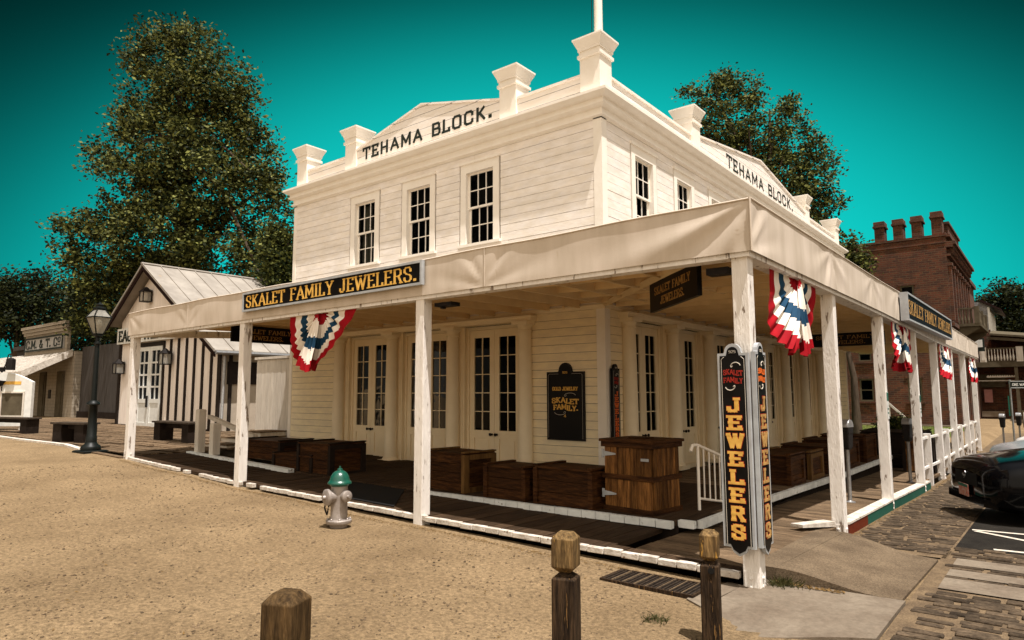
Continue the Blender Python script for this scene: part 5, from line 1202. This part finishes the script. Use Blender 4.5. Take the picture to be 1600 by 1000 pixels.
b.build('vertical_board', 'paint_shutter', lt, kind='stuff')
b = MB(); b.box(-10.4, XL-.02, .08, .20, 2.47, 2.53); b.build('top_rail', 'paint_shutter', lt)
cc = thing('canvas_bundle', 'slack pale canvas sheet and lumber heap behind the second canopy post', 'canvas sheet', (-12.5, 3, .5))
b = MB()
for k in range(16):
    for j in range(8): pass
pts = []
for k in range(17):
    for j in range(9): u_, v_ = k/16, j/8; b.v.append((-13.9+3.2*u_, 3.6+.12*math.sin(u_*14+v_*3)*(1-v_), .62+1.75*v_+.15*(1-v_)*math.sin(u_*3)))
for k in range(16):
    for j in range(8): q = k*9+j; b.f.append((q, q+9, q+10, q+1)); b.m.append(0)
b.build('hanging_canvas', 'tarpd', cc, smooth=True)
b = MB(); b.box(-14.0, -10.5, 3.5, 3.9, 2.37, 2.9); b.box(-14.0, -10.5, 3.8, 4.6, .45, .62); b.box(-13.2, -11.2, 2.4, 3.2, .5, .58); b.build('lumber', 'darkwood', cc)
dw = thing('dark_plank_wall', 'shadowy grey plank wall between the goods office and the theatre', 'wall', (-25, 4, .4))
b = MB(); b.box(-31.3, -21.9, 3.3, 3.5, .3, 3.9); b.build('plank_panel', 'greywall', dw); b = MB(); b.box(-31.3, -21.9, 3.2, 3.3, .3, .8); b.build('plinth', 'darkwood', dw)

# ---------------------------------------------------------------- goods office at far left
go = thing('goods_office', 'small white clapboard office with a raised false front and striped awning roof', 'building', (-36, 5, .4))
b = MB(); b.box(-45, -31.35, 3.0, 3.15, .3, 3.7); b.build('front_wall', 'shade_paint', go)
b = MB(); b.box(-31.5, -31.35, 3.15, 3.4, .3, 3.7); b.build('side_wall', 'shade_paint', go)
b = MB(); b.box(-38.0, -31.9, 2.8, 2.95, 3.55, 5.0); b.build('false_front', 'shade_paint', go)
b = MB()
for z, o in ((4.72, .08), (4.88, .14), (5.05, .2)): b.box(-38.0-o, -31.9+o, 2.8-o, 2.8, z, z+.14)
b.build('cornice', 'shade_paint', go)
b = MB(); b.hull([[(x, .95, 2.58), (x, .95, 2.63), (x, 2.9, 3.68), (x, 2.9, 3.60)] for x in (-46, -31.6)]); aw = b.build('awning_roof', 'khaki', go)
b = MB(); x = -46
while x < -31.7: b.hull([[(x, .93, 2.63), (x+.2, .93, 2.63), (x+.2, .93, 2.68), (x, .93, 2.68)], [(x, 2.9, 3.68), (x+.2, 2.9, 3.68), (x+.2, 2.9, 3.73), (x, 2.9, 3.73)]]); x += .40
b.build('awning_rib', 'curbwhite', aw)
b = MB(); b.box(-46, -31.6, .88, .94, 2.38, 2.66); b.hull([[(-31.59, .90, 2.36), (-31.50, .90, 2.36), (-31.50, .90, 2.70), (-31.59, .90, 2.70)], [(-31.59, 2.95, 3.46), (-31.50, 2.95, 3.46), (-31.50, 2.95, 3.80), (-31.59, 2.95, 3.80)]]); b.build('fascia', 'curbwhite', go)
b = MB(); b.box(-46, -38.1, 4.6, 4.8, 3.7, 4.55); b.box(-46, -38.05, 4.4, 4.6, 4.35, 4.6); b.build('upper_wall', 'greywall', go)
for x in (-35.9, -33.4): b = MB(); b.box(x, x+.9, 2.94, 3.0, .4, 2.75); b.box(x+.12, x+.78, 2.90, 2.94, .5, 2.6, 0); o = b.build('door', 'khaki', go)
b = MB(); b.sq([(.1, 0), (.1, 2.1)], (-31.75, 1.1, .4)); b.build('awning_post', 'paint_post', go)
b = MB(); b.box(-34.55, -34.25, 2.96, 3.0, 1.4, 1.85); b.build('notice', 'iron', go)
gs = thing('office_sign', 'grey black-framed signboard with initials on the raised false front at far left', 'sign', (-35, 2.7, 3.9))
b = MB(); b.box(-37.75, -32.2, 2.72, 2.79, 3.86, 4.58); b.build('sign_board', 'signgrey', gs); b = MB()
for q in ((-37.75, -32.2, 4.5, 4.58), (-37.75, -32.2, 3.86, 3.94), (-37.75, -37.65, 3.94, 4.5), (-32.3, -32.2, 3.94, 4.5)): b.box(q[0], q[1], 2.68, 2.719, q[2], q[3])
b.build('sign_frame', 'paintblack', gs)
b = MB(); letters(b, 'C.M. & T. C', (-37.5, 2.715, 4.0), (1, 0, 0), (0, 0, 1), (0, -1, 0), .44, 4.55, tv=.2, th=.12, serif=False, d=.02); letters(b, 'O', (-32.85, 2.715, 4.17), (1, 0, 0), (0, 0, 1), (0, -1, 0), .27, .32, tv=.2, th=.14, serif=False, d=.02); b.tube([(-32.85, 2.7, 4.07), (-32.53, 2.7, 4.07)], .025, 4); b.build('lettering', 'paintblack', gs)
# notice board with lamps, benches
P0 = W(-40, 652, 21.5); P1 = W(51, 652, 21.5)
u = (P1-P0); u.z = 0; wdt = u.length; u.normalize(); nn = Vector((u.y, -u.x, 0))
nb = thing('notice_board', 'cream arched notice board with two windows and gooseneck lamps at the left edge', 'notice board', tuple((P0+P1)/2))
def NBp(a, z, d=0): p = P0+u*a+nn*d; return (p.x, p.y, z)
def nbox(mb, a0, a1, z0, z1, d0, d1): mb.hull([[NBp(a, z, d) for d, z in ((d0, z0), (d1, z0), (d1, z1), (d0, z1))] for a in (a0, a1)])
b = MB(); ol = [(0, .62), (wdt, .62), (wdt, 2.0)]+[(wdt*(1-k/12), 2.0+.30*math.sin(math.pi*k/12)) for k in range(1, 12)]+[(0, 2.0)]
b.hull([[NBp(a, z, 0) for a, z in ol], [NBp(a, z, .12) for a, z in ol]]); b.build('board', 'signwhite', nb)
b = MB(); c_ = wdt/2+.35
for a0, a1 in ((wdt-.92, wdt-.25), (wdt-1.85, wdt-1.12)): nbox(b, a0, a1, .95, 1.65, .121, .13)
b.build('window', 'khaki', nb)
b = MB()
for a0, a1 in ((wdt-.92, wdt-.25), (wdt-1.85, wdt-1.12)):
    nbox(b, a0-.04, a1+.04, 1.65, 1.70, .121, .16); nbox(b, a0-.04, a1+.04, .90, .95, .121, .16); nbox(b, a0-.04, a0, .95, 1.65, .121, .16); nbox(b, a1, a1+.04, .95, 1.65, .121, .16)
b.build('window_frame', 'paint_shutter', nb)
b = MB(); nbox(b, wdt-.9, wdt-.35, 1.92, 2.02, .121, .128); nbox(b, wdt-1.85, wdt-1.25, 1.92, 2.02, .121, .128); b.build('ribbon', 'gold', nb)
b = MB(); b.lathe([(.02, 0), (.12, .02), (.16, .10), (.22, .17), (.05, .19), (0, .2)], NBp(wdt-1.04, 1.86, .16), 10); nbox(b, wdt-1.15, wdt-1.12, 1.72, 1.86, .121, .13); nbox(b, wdt-.97, wdt-.94, 1.72, 1.86, .121, .13); b.build('emblem', 'iron', nb)
b = MB()
for s_ in (-1, 1):
    a = wdt-1.04; b.tube([NBp(a, 2.3, .05), NBp(a+s_*.15, 2.55, .12), NBp(a+s_*.28, 2.85, .2), NBp(a+s_*.38, 2.88, .25), NBp(a+s_*.42, 2.75, .28)], .02, 6); b.lathe([(.13, -.35), (.13, -.02), (.05, .03)], NBp(a+s_*.43, 2.72, .28), 12)
b.box(*[v for q in zip([c-.07 for c in NBp(wdt-1.04, 2.4, .05)], [c+.07 for c in NBp(wdt-1.04, 2.4, .05)]) for v in q]); b.build('lamp', 'iron', nb)
b = MB(); nbox(b, .1, .25, .3, .62, 0, .1); nbox(b, wdt-.35, wdt-.2, .3, .62, 0, .1); b.build('leg', 'paint_shutter', nb)
def bench(label, loc, rz, lx=1.35, h=.46, d=.42, grp='dark wooden benches on the plank plaza'):
    t = thing('wooden_bench', label, 'bench', (0, 0, 0), 0, grp)
    b = MB()
    for k in range(3): b.box(-lx/2, lx/2, -d/2+d*k/3+.003, -d/2+d*(k+1)/3-.003, h-.045, h)
    b.build('seat', 'benchtop', t, bev=.004)
    for s_ in (-1, 1): b = MB(); x = s_*(lx/2-.22); b.box(x-.16, x+.16, -d/2+.04, d/2-.04, 0, h-.046); b.build('leg', 'darkwood', t)
    b = MB(); b.box(-lx/2+.4, lx/2-.4, -.03, .03, h-.16, h-.05); b.build('stretcher', 'darkwood', t)
    t.location = loc; t.rotation_euler = (0, 0, rz); return t
bench('dark bench on the plaza in front of the theatre doors', (-11.35, -1.35, .455), .0, 1.9, .48)
bench('dark bench standing just left of the street lamp', (-12.95, -3.05, .465), .25, 1.25, .47)
bench('longest dark bench below the notice board at the left edge', (-19.0, -2.9, .48), .2, 3.2, .46)

# ---------------------------------------------------------------- street lamp
lp = thing('street_lamp', 'old style dark green street lamp with a glass lantern on the plaza edge', 'street lamp')
b = MB(); b.sq([(.27, 0), (.27, .05), (.24, .07)], (0, 0, 0)); b.lathe([(.20, .07), (.21, .12), (.19, .17), (.13, .22), (.115, .26)], n=16)
for k in range(12): pass
b.lathe([(.115, .26), (.11, .40), (.095, .42), (.085, 1.12), (.10, 1.14), (.14, 1.17), (.13, 1.21), (.07, 1.26)], n=12)
b.build('base', 'lampgreen', lp, smooth=True)
b = MB(); b.lathe([(.062, 1.24), (.05, 2.2), (.048, 2.62), (.075, 2.64), (.075, 2.68), (.05, 2.70), (.045, 2.80), (.09, 2.84), (.09, 2.87)], n=14); b.build('pole', 'lampgreen', lp, smooth=True)
b = MB(); lz = 2.88
for a in range(4):
    q = math.pi/4+a*math.pi/2
    for (r0, z0, r1, z1) in ((.11, lz, .27, lz+.42), (.27, lz+.42, .12, lz+.62)): b.tube([(r0*math.cos(q), r0*math.sin(q), z0), (r1*math.cos(q), r1*math.sin(q), z1)], .014, 5)
    q2 = q+math.pi/2; b.tube([(.27*math.cos(q), .27*math.sin(q), lz+.42), (.27*math.cos(q2), .27*math.sin(q2), lz+.42)], .016, 5)
b.sq([(.09, -.01), (.09, .02)], (0, 0, lz)); b.sq([(.085, 0), (.10, .03), (.10, .06), (.05, .09), (.06, .14), (.02, .18), (.0, .22)], (0, 0, lz+.60)); b.build('lantern_frame', 'lampgreen', lp)
b = MB(); s2 = math.sqrt(.5); b.sq([(.105*s2, .02), (.262*s2, .415)], (0, 0, lz)); b.sq([(.262*s2, .43), (.115*s2, .61)], (0, 0, lz)); b.build('lantern_glass', 'lampglass', lp)
b = MB(); b.lathe([(.02, .0), (.025, .12), (.06, .16), (.075, .26), (.05, .34), (0, .36)], (0, 0, lz+.02), 12); b.build('globe', 'signwhite', lp, smooth=True)
lp.location = (-10.22, -3.66, .39); lp.rotation_euler = (0, 0, .1); lp.scale = (.92, .92, .86)

# ---------------------------------------------------------------- red brick building beyond the lawn
bk = thing('brick_building', 'tall dark red brick building with four chimneys beyond the white canopy', 'building', (0, 36, -.15))
BX, BY0 = 1.75, 31.0
def holes_wall(mb, u0, u1, z0, z1, holes, fn):
    us = sorted({u0, u1, *[h[0] for h in holes], *[h[1] for h in holes]}); zs = sorted({z0, z1, *[h[2] for h in holes], *[h[3] for h in holes]})
    for a, b_ in zip(us[:-1], us[1:]):
        for c, d in zip(zs[:-1], zs[1:]):
            m_, n_ = (a+b_)/2, (c+d)/2
            if not any(h[0] < m_ < h[1] and h[2] < n_ < h[3] for h in holes): fn(mb, a, b_, c, d)
bh = [(-2.62, -1.95, 1.12, 2.30), (-2.60, -1.97, 3.25, 4.05), (-.42, .20, 6.0, 7.15), (-.35, .28, 1.12, 2.3)]
b = MB(); holes_wall(b, -6, BX, -.3, 9.55, bh, lambda m, a, b_, c, d: m.box(a, b_, BY0, BY0+.3, c, d))
b.build('side_wall', 'brick', bk)
b = MB(); b.box(-6, BX+.05, BY0-.06, BY0+.34, 9.55, 9.66); b.box(-6.1, -5.7, BY0+.31, 44, -.3, 9.5)
for z, o in ((9.2, .03),): b.box(-6, BX, BY0-o, BY0, z, z+.12)
b.build('coping', 'brick', bk)
for (x0, x1, z0, z1) in bh:
    b = MB(); b.box(x0-.02, x1+.02, BY0+.02, BY0+.08, z1-.07, z1); b.box(x0-.02, x1+.02, BY0+.02, BY0+.08, z0, z0+.07); b.box(x0, x0+.07, BY0+.02, BY0+.08, z0+.07, z1-.07); b.box(x1-.07, x1, BY0+.02, BY0+.08, z0+.07, z1-.07); b.box(x0+.07, x1-.07, BY0+.04, BY0+.08, (z0+z1)/2-.03, (z0+z1)/2+.03)
    o = b.build('window', 'khaki', bk); b = MB(); b.face([(x0+.05, BY0+.07, z0+.05), (x1-.05, BY0+.07, z0+.05), (x1-.05, BY0+.07, z1-.05), (x0+.05, BY0+.07, z1-.05)]); b.build('pane', 'glass', o)
    b = MB(); b.box(x0-.1, x1+.1, BY0-.07, BY0-.002, z0-.12, z0-.02); b.box(x0-.1, x1+.1, BY0-.04, BY0-.002, z1+.0, z1+.16); b.build('sill', 'brick', o)
b = MB(); b.box(-5.5, BX-.35, BY0+.5, BY0+.6, -.3, 9.4); b.build('interior', 'dark', bk)
for k, x in enumerate((-1.25, -.36, .50, 1.40)):
    b = MB(); w_ = .235; zt = (10.80, 10.80, 10.83, 10.92)[k]; b.box(x-w_, x+w_, BY0+.1, BY0+.9, 9.5, zt-.3); b.box(x-w_-.07, x+w_+.07, BY0+.03, BY0+.97, zt-.35, zt-.25); b.box(x-w_-.03, x+w_+.03, BY0+.07, BY0+.93, zt-.25, zt-.02); b.build('chimney', 'brick', bk)
# street front
b = MB(); wy = [31.9+1.32*k for k in range(7)]
fh = [(y-.28, y+.28, 5.9, 7.9) for y in wy]+[(y-.35, y+.35, .2, 3.4) for y in wy]
holes_wall(b, BY0+.3, 41.3, -.35, 9.6, fh, lambda m, a, b_, c, d: m.box(BX-.3, BX, a, b_, c, d)); b.box(BX-.3, BX-.02, 41.3, 46.0, -.35, 8.75); b.build('street_wall', 'brick', bk)
b = MB()
for y in [31.24+1.32*k for k in range(8)]: b.box(BX, BX+.16, y-.16, y+.16, 5.2, 8.0); b.box(BX, BX+.22, y-.22, y+.22, 8.0, 8.15); b.box(BX, BX+.16, y-.2, y+.2, -.35, 4.2)
pieces(b, 'pilaster', 'brick', bk)
b = MB()
for z0, z1, o in ((4.9, 5.1, .14), (8.5, 8.62, .16), (8.95, 9.1, .3), (9.1, 9.25, .42), (9.5, 9.62, .2)): b.box(BX+.001, BX+o, BY0+.0, 41.3+o*.5, z0, z1)
for y in [31.4+.55*k for k in range(18)]: b.box(BX, BX+.28, y-.09, y+.09, 8.63, 8.94)
b.box(BX+.001, BX+.14, 41.5, 46, 8.5, 8.75); b.build('cornice', 'brick', bk)
b = MB(); b.box(BX-.3, BX, 32.5, 37.8, 9.62, 10.45); b.box(BX-.35, BX+.08, 32.4, 37.9, 10.45, 10.58); b.box(BX-.3, BX, 31.3, 41, 9.62, 9.8); b.build('parapet', 'brick', bk)
for y in wy:
    b = MB(); zc = 7.55; pts = [(y-.30, zc)]+[(y+.30*math.cos(math.pi-math.pi*k/8)*1, zc+.34*math.sin(math.pi*k/8)) for k in range(1, 8)]+[(y+.30, zc), (y+.42, zc)]+[(y+.42*math.cos(math.pi*k/8), zc+.48*math.sin(math.pi*k/8)) for k in range(1, 8)]+[(y-.42, zc)]
    b.prism(pts, 'x', BX, BX+.08); b.box(BX-.2, BX-.16, y-.28, y+.28, 5.9, 7.9); b.build('window', 'khaki', bk)
bal = MB(); Y0, Y1, XO = 33.2, 38.6, 2.72
bal.box(BX, XO+.1, Y0-.1, Y1+.1, 5.02, 5.16)
for y in (Y0, Y1-.5):
    bal.hull([[(BX, yy, z) for yy, z in ((y, 4.3), (y+.5, 4.3), (y+.5, 5.02), (y, 5.02))], [(XO, yy, z) for yy, z in ((y, 4.88), (y+.5, 4.88), (y+.5, 5.02), (y, 5.02))]])
bo = bal.build('balcony', 'khaki', bk)
b = MB()
for (x, y) in ((XO, Y0), (XO, Y1), (XO, (Y0+Y1)/2)): b.box(x-.15, x+.07, y-.11, y+.11, 5.16, 6.05)
b.box(BX, XO, Y0-.05, Y0+.05, 5.93, 6.0); b.box(XO-.1, XO, Y0, Y1, 5.93, 6.0); b.build('rail_post', 'khaki', bo)
b = MB()
for k in range(5): x = BX+.12+(XO-BX-.25)*k/5; b.lathe([(.04, 0), (.055, .2), (.03, .4), (.045, .77)], (x, Y0, 5.16), 6)
for k in range(22): y = Y0+.2+(Y1-Y0-.3)*k/22; b.lathe([(.04, 0), (.055, .2), (.03, .4), (.045, .77)], (XO-.05, y, 5.16), 6)
b.build('baluster', 'khaki', bo)
bs_ = thing('projecting_sign', 'small white and black box sign projecting from the brick street front', 'sign', (2.3, 33, 4))
b = MB(); b.box(1.78, 2.45, 40.5, 40.62, 4.05, 4.85); b.build('sign_box', 'paintblack', bs_); b = MB(); b.box(1.88, 2.36, 40.48, 40.499, 4.3, 4.75); b.build('sign_face', 'signwhite', bs_)

# ---------------------------------------------------------------- white brick building and gallery at the far right
wb = thing('white_brick_building', 'pale painted brick building rising behind the balcony gallery', 'building', (1, 58, 0))
b = MB(); b.box(-3, 1.85, 56, 56.3, 0, 8.75); b.build('side_wall', 'whitebrick', wb)
b = MB(); b.box(1.86, 2.0, 56, 62, 0, 8.3)
for k in range(6): b.box(2.0, 2.06, 56.2+k*.95, 56.5+k*.95, 6, 7.9)
b.build('front_wall', 'signwhite', wb)
b = MB(); b.hull([[(1.4, 55.8, 8.75), (2.75, 55.8, 7.95), (2.75, 55.8, 8.1), (1.4, 55.8, 9.0)], [(1.4, 62, 8.75), (2.75, 62, 7.95), (2.75, 62, 8.1), (1.4, 62, 9.0)]]); b.build('eave', 'maroon', wb)
ga = thing('gallery_building', 'shadowy two storey building with a white balustrade gallery at the right edge', 'building', (4, 46, -.3))
YG = 44.0
b = MB(); b.box(1.4, 9, YG+2.2, YG+2.4, -.3, 5.4); b.box(1.2, 2.5, YG+1.9, YG+2.3, 4.4, 5.75); b.build('rear_wall', 'brick', ga)
b = MB(); b.hull([[(2.55, y, 5.35+dz) for y, dz in ((YG-.3, -.12), (YG-.3, 0), (YG+2.3, .35), (YG+2.3, .2))], [(10, y, 4.3+dz) for y, dz in ((YG-.9, -.12), (YG-.9, 0), (YG+2.3, .35), (YG+2.3, .2))]]); b.hull([[(2.4, y, 5.05+dz) for y, dz in ((YG-.2, -.08), (YG-.2, .1), (YG-.1, .1), (YG-.1, -.08))], [(10, y, 4.0+dz) for y, dz in ((YG-.8, -.08), (YG-.8, .1), (YG-.7, .1), (YG-.7, -.08))]]); b.build('gallery_roof', 'khaki', ga)
b = MB(); b.box(1.2, 10, YG-.1, YG+2.2, 3.2, 3.42); b.box(1.2, 10, YG-.16, YG-.1, 3.18, 3.5); b.build('gallery_floor', 'khaki', ga)
for (x0, x1) in ((1.95, 2.3), (3.85, 4.2), (5.8, 6.1)): b = MB(); b.box(x0, x1, YG-.14, YG+.05, 3.5, 4.45); b.box(x0+.08, x1-.08, YG-.16, YG-.14, 3.62, 4.3); b.build('gallery_post', 'paint_shutter', ga)
b = MB(); b.box(2.3, 3.85, YG-.12, YG, 4.32, 4.40); b.box(2.3, 3.85, YG-.12, YG, 3.52, 3.58); b.box(4.2, 6, YG-.12, YG, 4.32, 4.40); pieces(b, 'gallery_rail', 'khaki', ga)
for k in range(9): b = MB(); b.lathe([(.03, 0), (.055, .12), (.06, .22), (.025, .42), (.03, .74)], (2.42+k*.16, YG-.06, 3.58), 7); b.build('baluster', 'paint_shutter', ga)
for x in (3.78, 4.5): b = MB(); b.sq([(.09, 0), (.09, 3.5)], (x, YG, -.35)); b.build('gallery_column', 'khaki', ga)
b = MB(); b.box(1.6, 3.1, YG+1.9, YG+2.0, 1.9, 2.75); b.build('transom_panel', 'khaki', ga)
b = MB(); b.box(2.2, 3.75, YG+.3, YG+.36, 2.52, 2.6); 
for k in range(12): b.box(2.25+k*.125, 2.31+k*.125, YG+.3, YG+.34, 2.6, 2.66)
b.box(1.3, 3.7, YG+.5, YG+.56, 2.28, 2.34); b.build('valance_rail', 'paint_shutter', ga)
b = MB(); b.box(1.9, 2.35, YG+1.8, YG+1.88, .9, 1.75); b.build('notice', 'redsign', ga)
b = MB(); b.box(1.2, 10, YG-1, YG-.6, -.4, -.15); b.box(1.8, 3.0, YG+.2, YG+.8, .0, .35); b.build('kerb_wall', 'concrete', ga)
cl = thing('dark_stall', 'dark covered stall in the shade under the gallery', 'stall', (0, 40, 0))
b = MB(); b.box(-1.5, 1.2, YG+.6, YG+.8, -.3, 3.3); b.build('panel', 'darkwood', cl); b = MB(); b.box(-1.6, 1.3, YG+.3, YG+.59, 3.3, 3.5); b.build('lintel', 'khaki', cl)
ow = thing('one_way_sign', 'black one way arrow sign on a thin steel pole beyond the parking meters', 'street sign', (4.15, 16.5, -.3))
b = MB(); b.tube([(4.35, 20.5, -.32), (4.35, 20.5, 2.02)], .03, 8); b.build('pole', 'steel', ow)
b = MB(); b.box(4.36, 5.10, 20.44, 20.46, 1.72, 1.98); b.build('sign_plate', 'paintblack', ow)
b = MB(); b.prism([(4.85, 1.80), (4.96, 1.80), (4.96, 1.755), (5.09, 1.85), (4.96, 1.945), (4.96, 1.90), (4.85, 1.90)], 'y', 20.43, 20.439); letters(b, 'ONE WAY', (4.42, 20.44, 1.80), (1, 0, 0), (0, 0, 1), (0, -1, 0), .10, .40, tv=.22, th=.16, serif=False, d=.004)
b.tube([(4.37, 20.438, 1.735), (5.08, 20.438, 1.735)], .005, 4); b.tube([(4.37, 20.438, 1.965), (5.08, 20.438, 1.965)], .005, 4); b.build('arrow', 'signwhite', ow)
b = MB(); b.box(4.26, 4.30, 20.42, 20.44, .75, 1.45); b.build('narrow_plate', 'greenplac', ow)
pr_ = thing('parking_rule_sign', 'small red and white parking rule sign on its own pole behind the one way sign', 'street sign', (5, 27, -.3))
b = MB(); b.tube([(5.05, 25.5, -.32), (5.05, 25.5, 2.2)], .03, 8); b.build('pole', 'steel', pr_); b = MB(); b.box(4.98, 5.14, 25.44, 25.46, 1.5, 2.15); b.build('sign_plate', 'signwhite', pr_); b = MB(); b.box(5.0, 5.12, 25.43, 25.439, 1.6, 1.8); b.build('mark', 'red', pr_)
ab = thing('sidewalk_board', 'small chalk and poster board standing under the gallery', 'board', (5, 36, -.3))
b = MB(); b.box(4.15, 4.65, 36, 36.05, -.3, .6); b.build('board', 'khaki', ab); b = MB(); b.box(4.2, 4.5, 35.98, 35.999, -.1, .5); b.build('poster', 'signwhite', ab)
for k, (y, x, lab) in enumerate(((2.15, 3.595, 'small green and white street placard on the second street post'), (5.3, 3.595, 'small green and white street placard on the third street post'))):
    pl = thing('post_placard', lab, 'placard', (x, y, 1.2), 0, 'green placards on the street posts')
    z = 1.20 if k == 0 else 1.14
    b = MB(); b.box(x-.002, x+.004, y-.062, y+.062, z, z+.40); b.build('placard_face', 'signwhite', pl); b = MB(); b.box(x+.0045, x+.006, y-.058, y+.058, z+.27, z+.395); b.box(x+.0045, x+.006, y-.045, y+.045, z+.08, z+.1); b.box(x+.0045, x+.006, y-.045, y+.045, z+.14, z+.16); b.build('green_band', 'greenplac', pl)
fl = thing('flood_light', 'small dark floodlight fixed under the canopy beam by the third post', 'light', (-.1, -3.5, 2.66))
b = MB(); b.box(-.30, -.02, -3.52, -3.36, 2.655, 2.70); b.box(-.24, -.20, -3.48, -3.42, 2.63, 2.655); b.build('housing', 'iron', fl)
f2 = thing('flood_light', 'small dark floodlight under the canopy beside the corner post', 'light', (3.3, -3.4, 2.7))
b = MB(); b.box(3.16, 3.36, -3.50, -3.36, 2.66, 2.72); b.build('housing', 'iron', f2)
wr = thing('white_ramp_rail', 'small white sloping handrail at the far end of the street side deck', 'railing', (1, 20, 0))
b = MB(); b.box(.5, .62, 19.9, 20.0, -.2, 1.05); b.box(.95, 1.07, 19.9, 20.0, -.2, .6); b.hull([[(.35, 19.92, 1.35), (.35, 19.98, 1.35), (.35, 19.98, 1.45), (.35, 19.92, 1.45)], [(1.15, 19.92, .55), (1.15, 19.98, .55), (1.15, 19.98, .65), (1.15, 19.92, .65)]]); b.build('rail', 'paint_shutter', wr)

# ---------------------------------------------------------------- cars
def car(label, paint, loc, rz, suv=0., grp='cars angle parked along the street', plate=False):
    t = thing('parked_car', label, 'car', (0, 0, 0), 0, grp); H = suv
    sec = [(0, .50, .32, .44, .52), (.03, .66, .26, .46, .60), (.12, .78, .21, .50, .66), (.30, .86, .18, .54, .71), (.8, .90, .18, .58, .79), (1.3, .905, .18, .62, .86), (1.6, .91, .18, .64, .90), (3.4, .91, .18, .66, .93), (4.1, .88, .22, .66, .90), (4.5, .80, .3, .62, .84), (4.6, .68, .4, .6, .74)]
    rings = []
    for x, w_, zb_, zm, zt in sec:
        zt += H*.35; zm += H*.25
        half = [(0, zb_), (w_*.8, zb_), (w_*.97, zb_+.06), (w_, (zb_+zm)/2), (w_, zm), (w_*.965, zm+(zt-zm)*.45), (w_*.86, zt-(zt-zm)*.16), (w_*.6, zt-.005), (w_*.3, zt+.012), (0, zt+.018)]
        rings.append([(x, y, z) for y, z in half]+[(x, -y, z) for y, z in half[-2:0:-1]])
    b = MB(); b.hull(rings); b.build('body', paint, t, smooth=True)
    cs = [(1.25, .72, .88), (1.9, .62, 1.32), (2.4, .6, 1.40), (3.2, .6, 1.38), (3.7, .62, 1.25), (4.15, .7, .9)]
    b = MB(); b.hull([[(x, -w_-.12*(z < 1), z*.0+.80+H*.3), (x, -w_, z+H*.4), (x, w_, z+H*.4), (x, w_+.12*(z < 1), .80+H*.3)] for x, w_, z in cs]); b.build('cabin_glass', 'carblack', t, smooth=True)
    b = MB(); b.hull([[(x, -w_*.9, z), (x, -w_*.6, z+.04), (x, w_*.6, z+.04), (x, w_*.9, z)] for x, w_, z in ((1.9, .62, 1.325+H*.4), (2.4, .6, 1.405+H*.4), (3.2, .6, 1.385+H*.4), (3.7, .62, 1.26+H*.4))]); b.build('car_roof', paint, t, smooth=True)
    for x in (.85, 3.6):
        for s_ in (-1, 1):
            mx = Matrix.Translation((x, s_*.80, .31)) @ Matrix.Rotation(math.pi/2*s_, 4, 'X').inverted(); b = MB(); b.lathe([(.2, .115), (.29, .115), (.315, .09), (.315, -.08), (.2, -.1)], n=20, mx=mx); o = b.build('wheel', 'rubber', t, smooth=True)
            b = MB(); b.lathe([(.19, .10), (.19, .118), (.05, .125), (0, .126)], n=16, mx=mx); b.build('rim', 'steel', o)
    b = MB()
    for s_ in (-1, 1): b.hull([[(.035, s_*.60, .50+H*.25), (.035, s_*.60, .58+H*.3), (.02, s_*.42, .56+H*.3), (.02, s_*.42, .50+H*.25)], [(.20, s_*.815, .53+H*.25), (.20, s_*.80, .64+H*.3), (.05, s_*.42, .57+H*.3), (.05, s_*.42, .5+H*.25)]])
    pieces(b, 'headlight', 'steel' if paint != 'carblack' else 'iron', t)
    b = MB(); b.hull([[(-.012, y, .40+H*.2) for y in (-.38, .38)]+[(-.002, y, .53+H*.3) for y in (.36, -.36)], [(.05, y, .40+H*.2) for y in (-.38, .38)]+[(.05, y, .53+H*.3) for y in (.36, -.36)]]); b.build('grille', 'rubber', t)
    b = MB(); b.lathe([(.055, 0), (.055, .012), (.03, .014)], n=12, mx=Matrix.Translation((-.012, 0, .50+H*.28)) @ Matrix.Rotation(-math.pi/2, 4, 'Y')); b.build('emblem', 'chrome', t)
    b = MB(); b.hull([[(-.03, y, .24) for y in (-.6, .6)]+[(-.02, y, .34) for y in (.62, -.62)], [(.1, y, .22) for y in (-.7, .7)]+[(.1, y, .34) for y in (.7, -.7)]]); b.build('bumper', paint, t)
    if plate:
        b = MB(); b.box(-.045, -.03, -.155, .155, .31, .47); o = b.build('licence_plate', 'plate', t)
        b = MB(); b.box(-.047, -.0455, -.155, .155, .43, .47); b.build('plate_band', 'greenplac', o)
    t.location = loc; t.rotation_euler = (0, 0, rz); return t
RZ = math.atan2(.41, .91)
car('glossy black car with a red licence plate nosed toward the boardwalk', 'carblack', (4.52, 2.06, -.13), RZ, .35, plate=True)
car('silver grey car with a chrome emblem parked just beyond the black car', 'carsilver', (4.70, 6.6, -.25), RZ, .45)
car('white car third along the kerb, mostly hidden behind the silver car', 'carwhite', (4.95, 10.6, -.29), RZ, .4)
car('white car farthest along the kerb by the street signs', 'carwhite', (5.2, 15.0, -.30), RZ, .75)
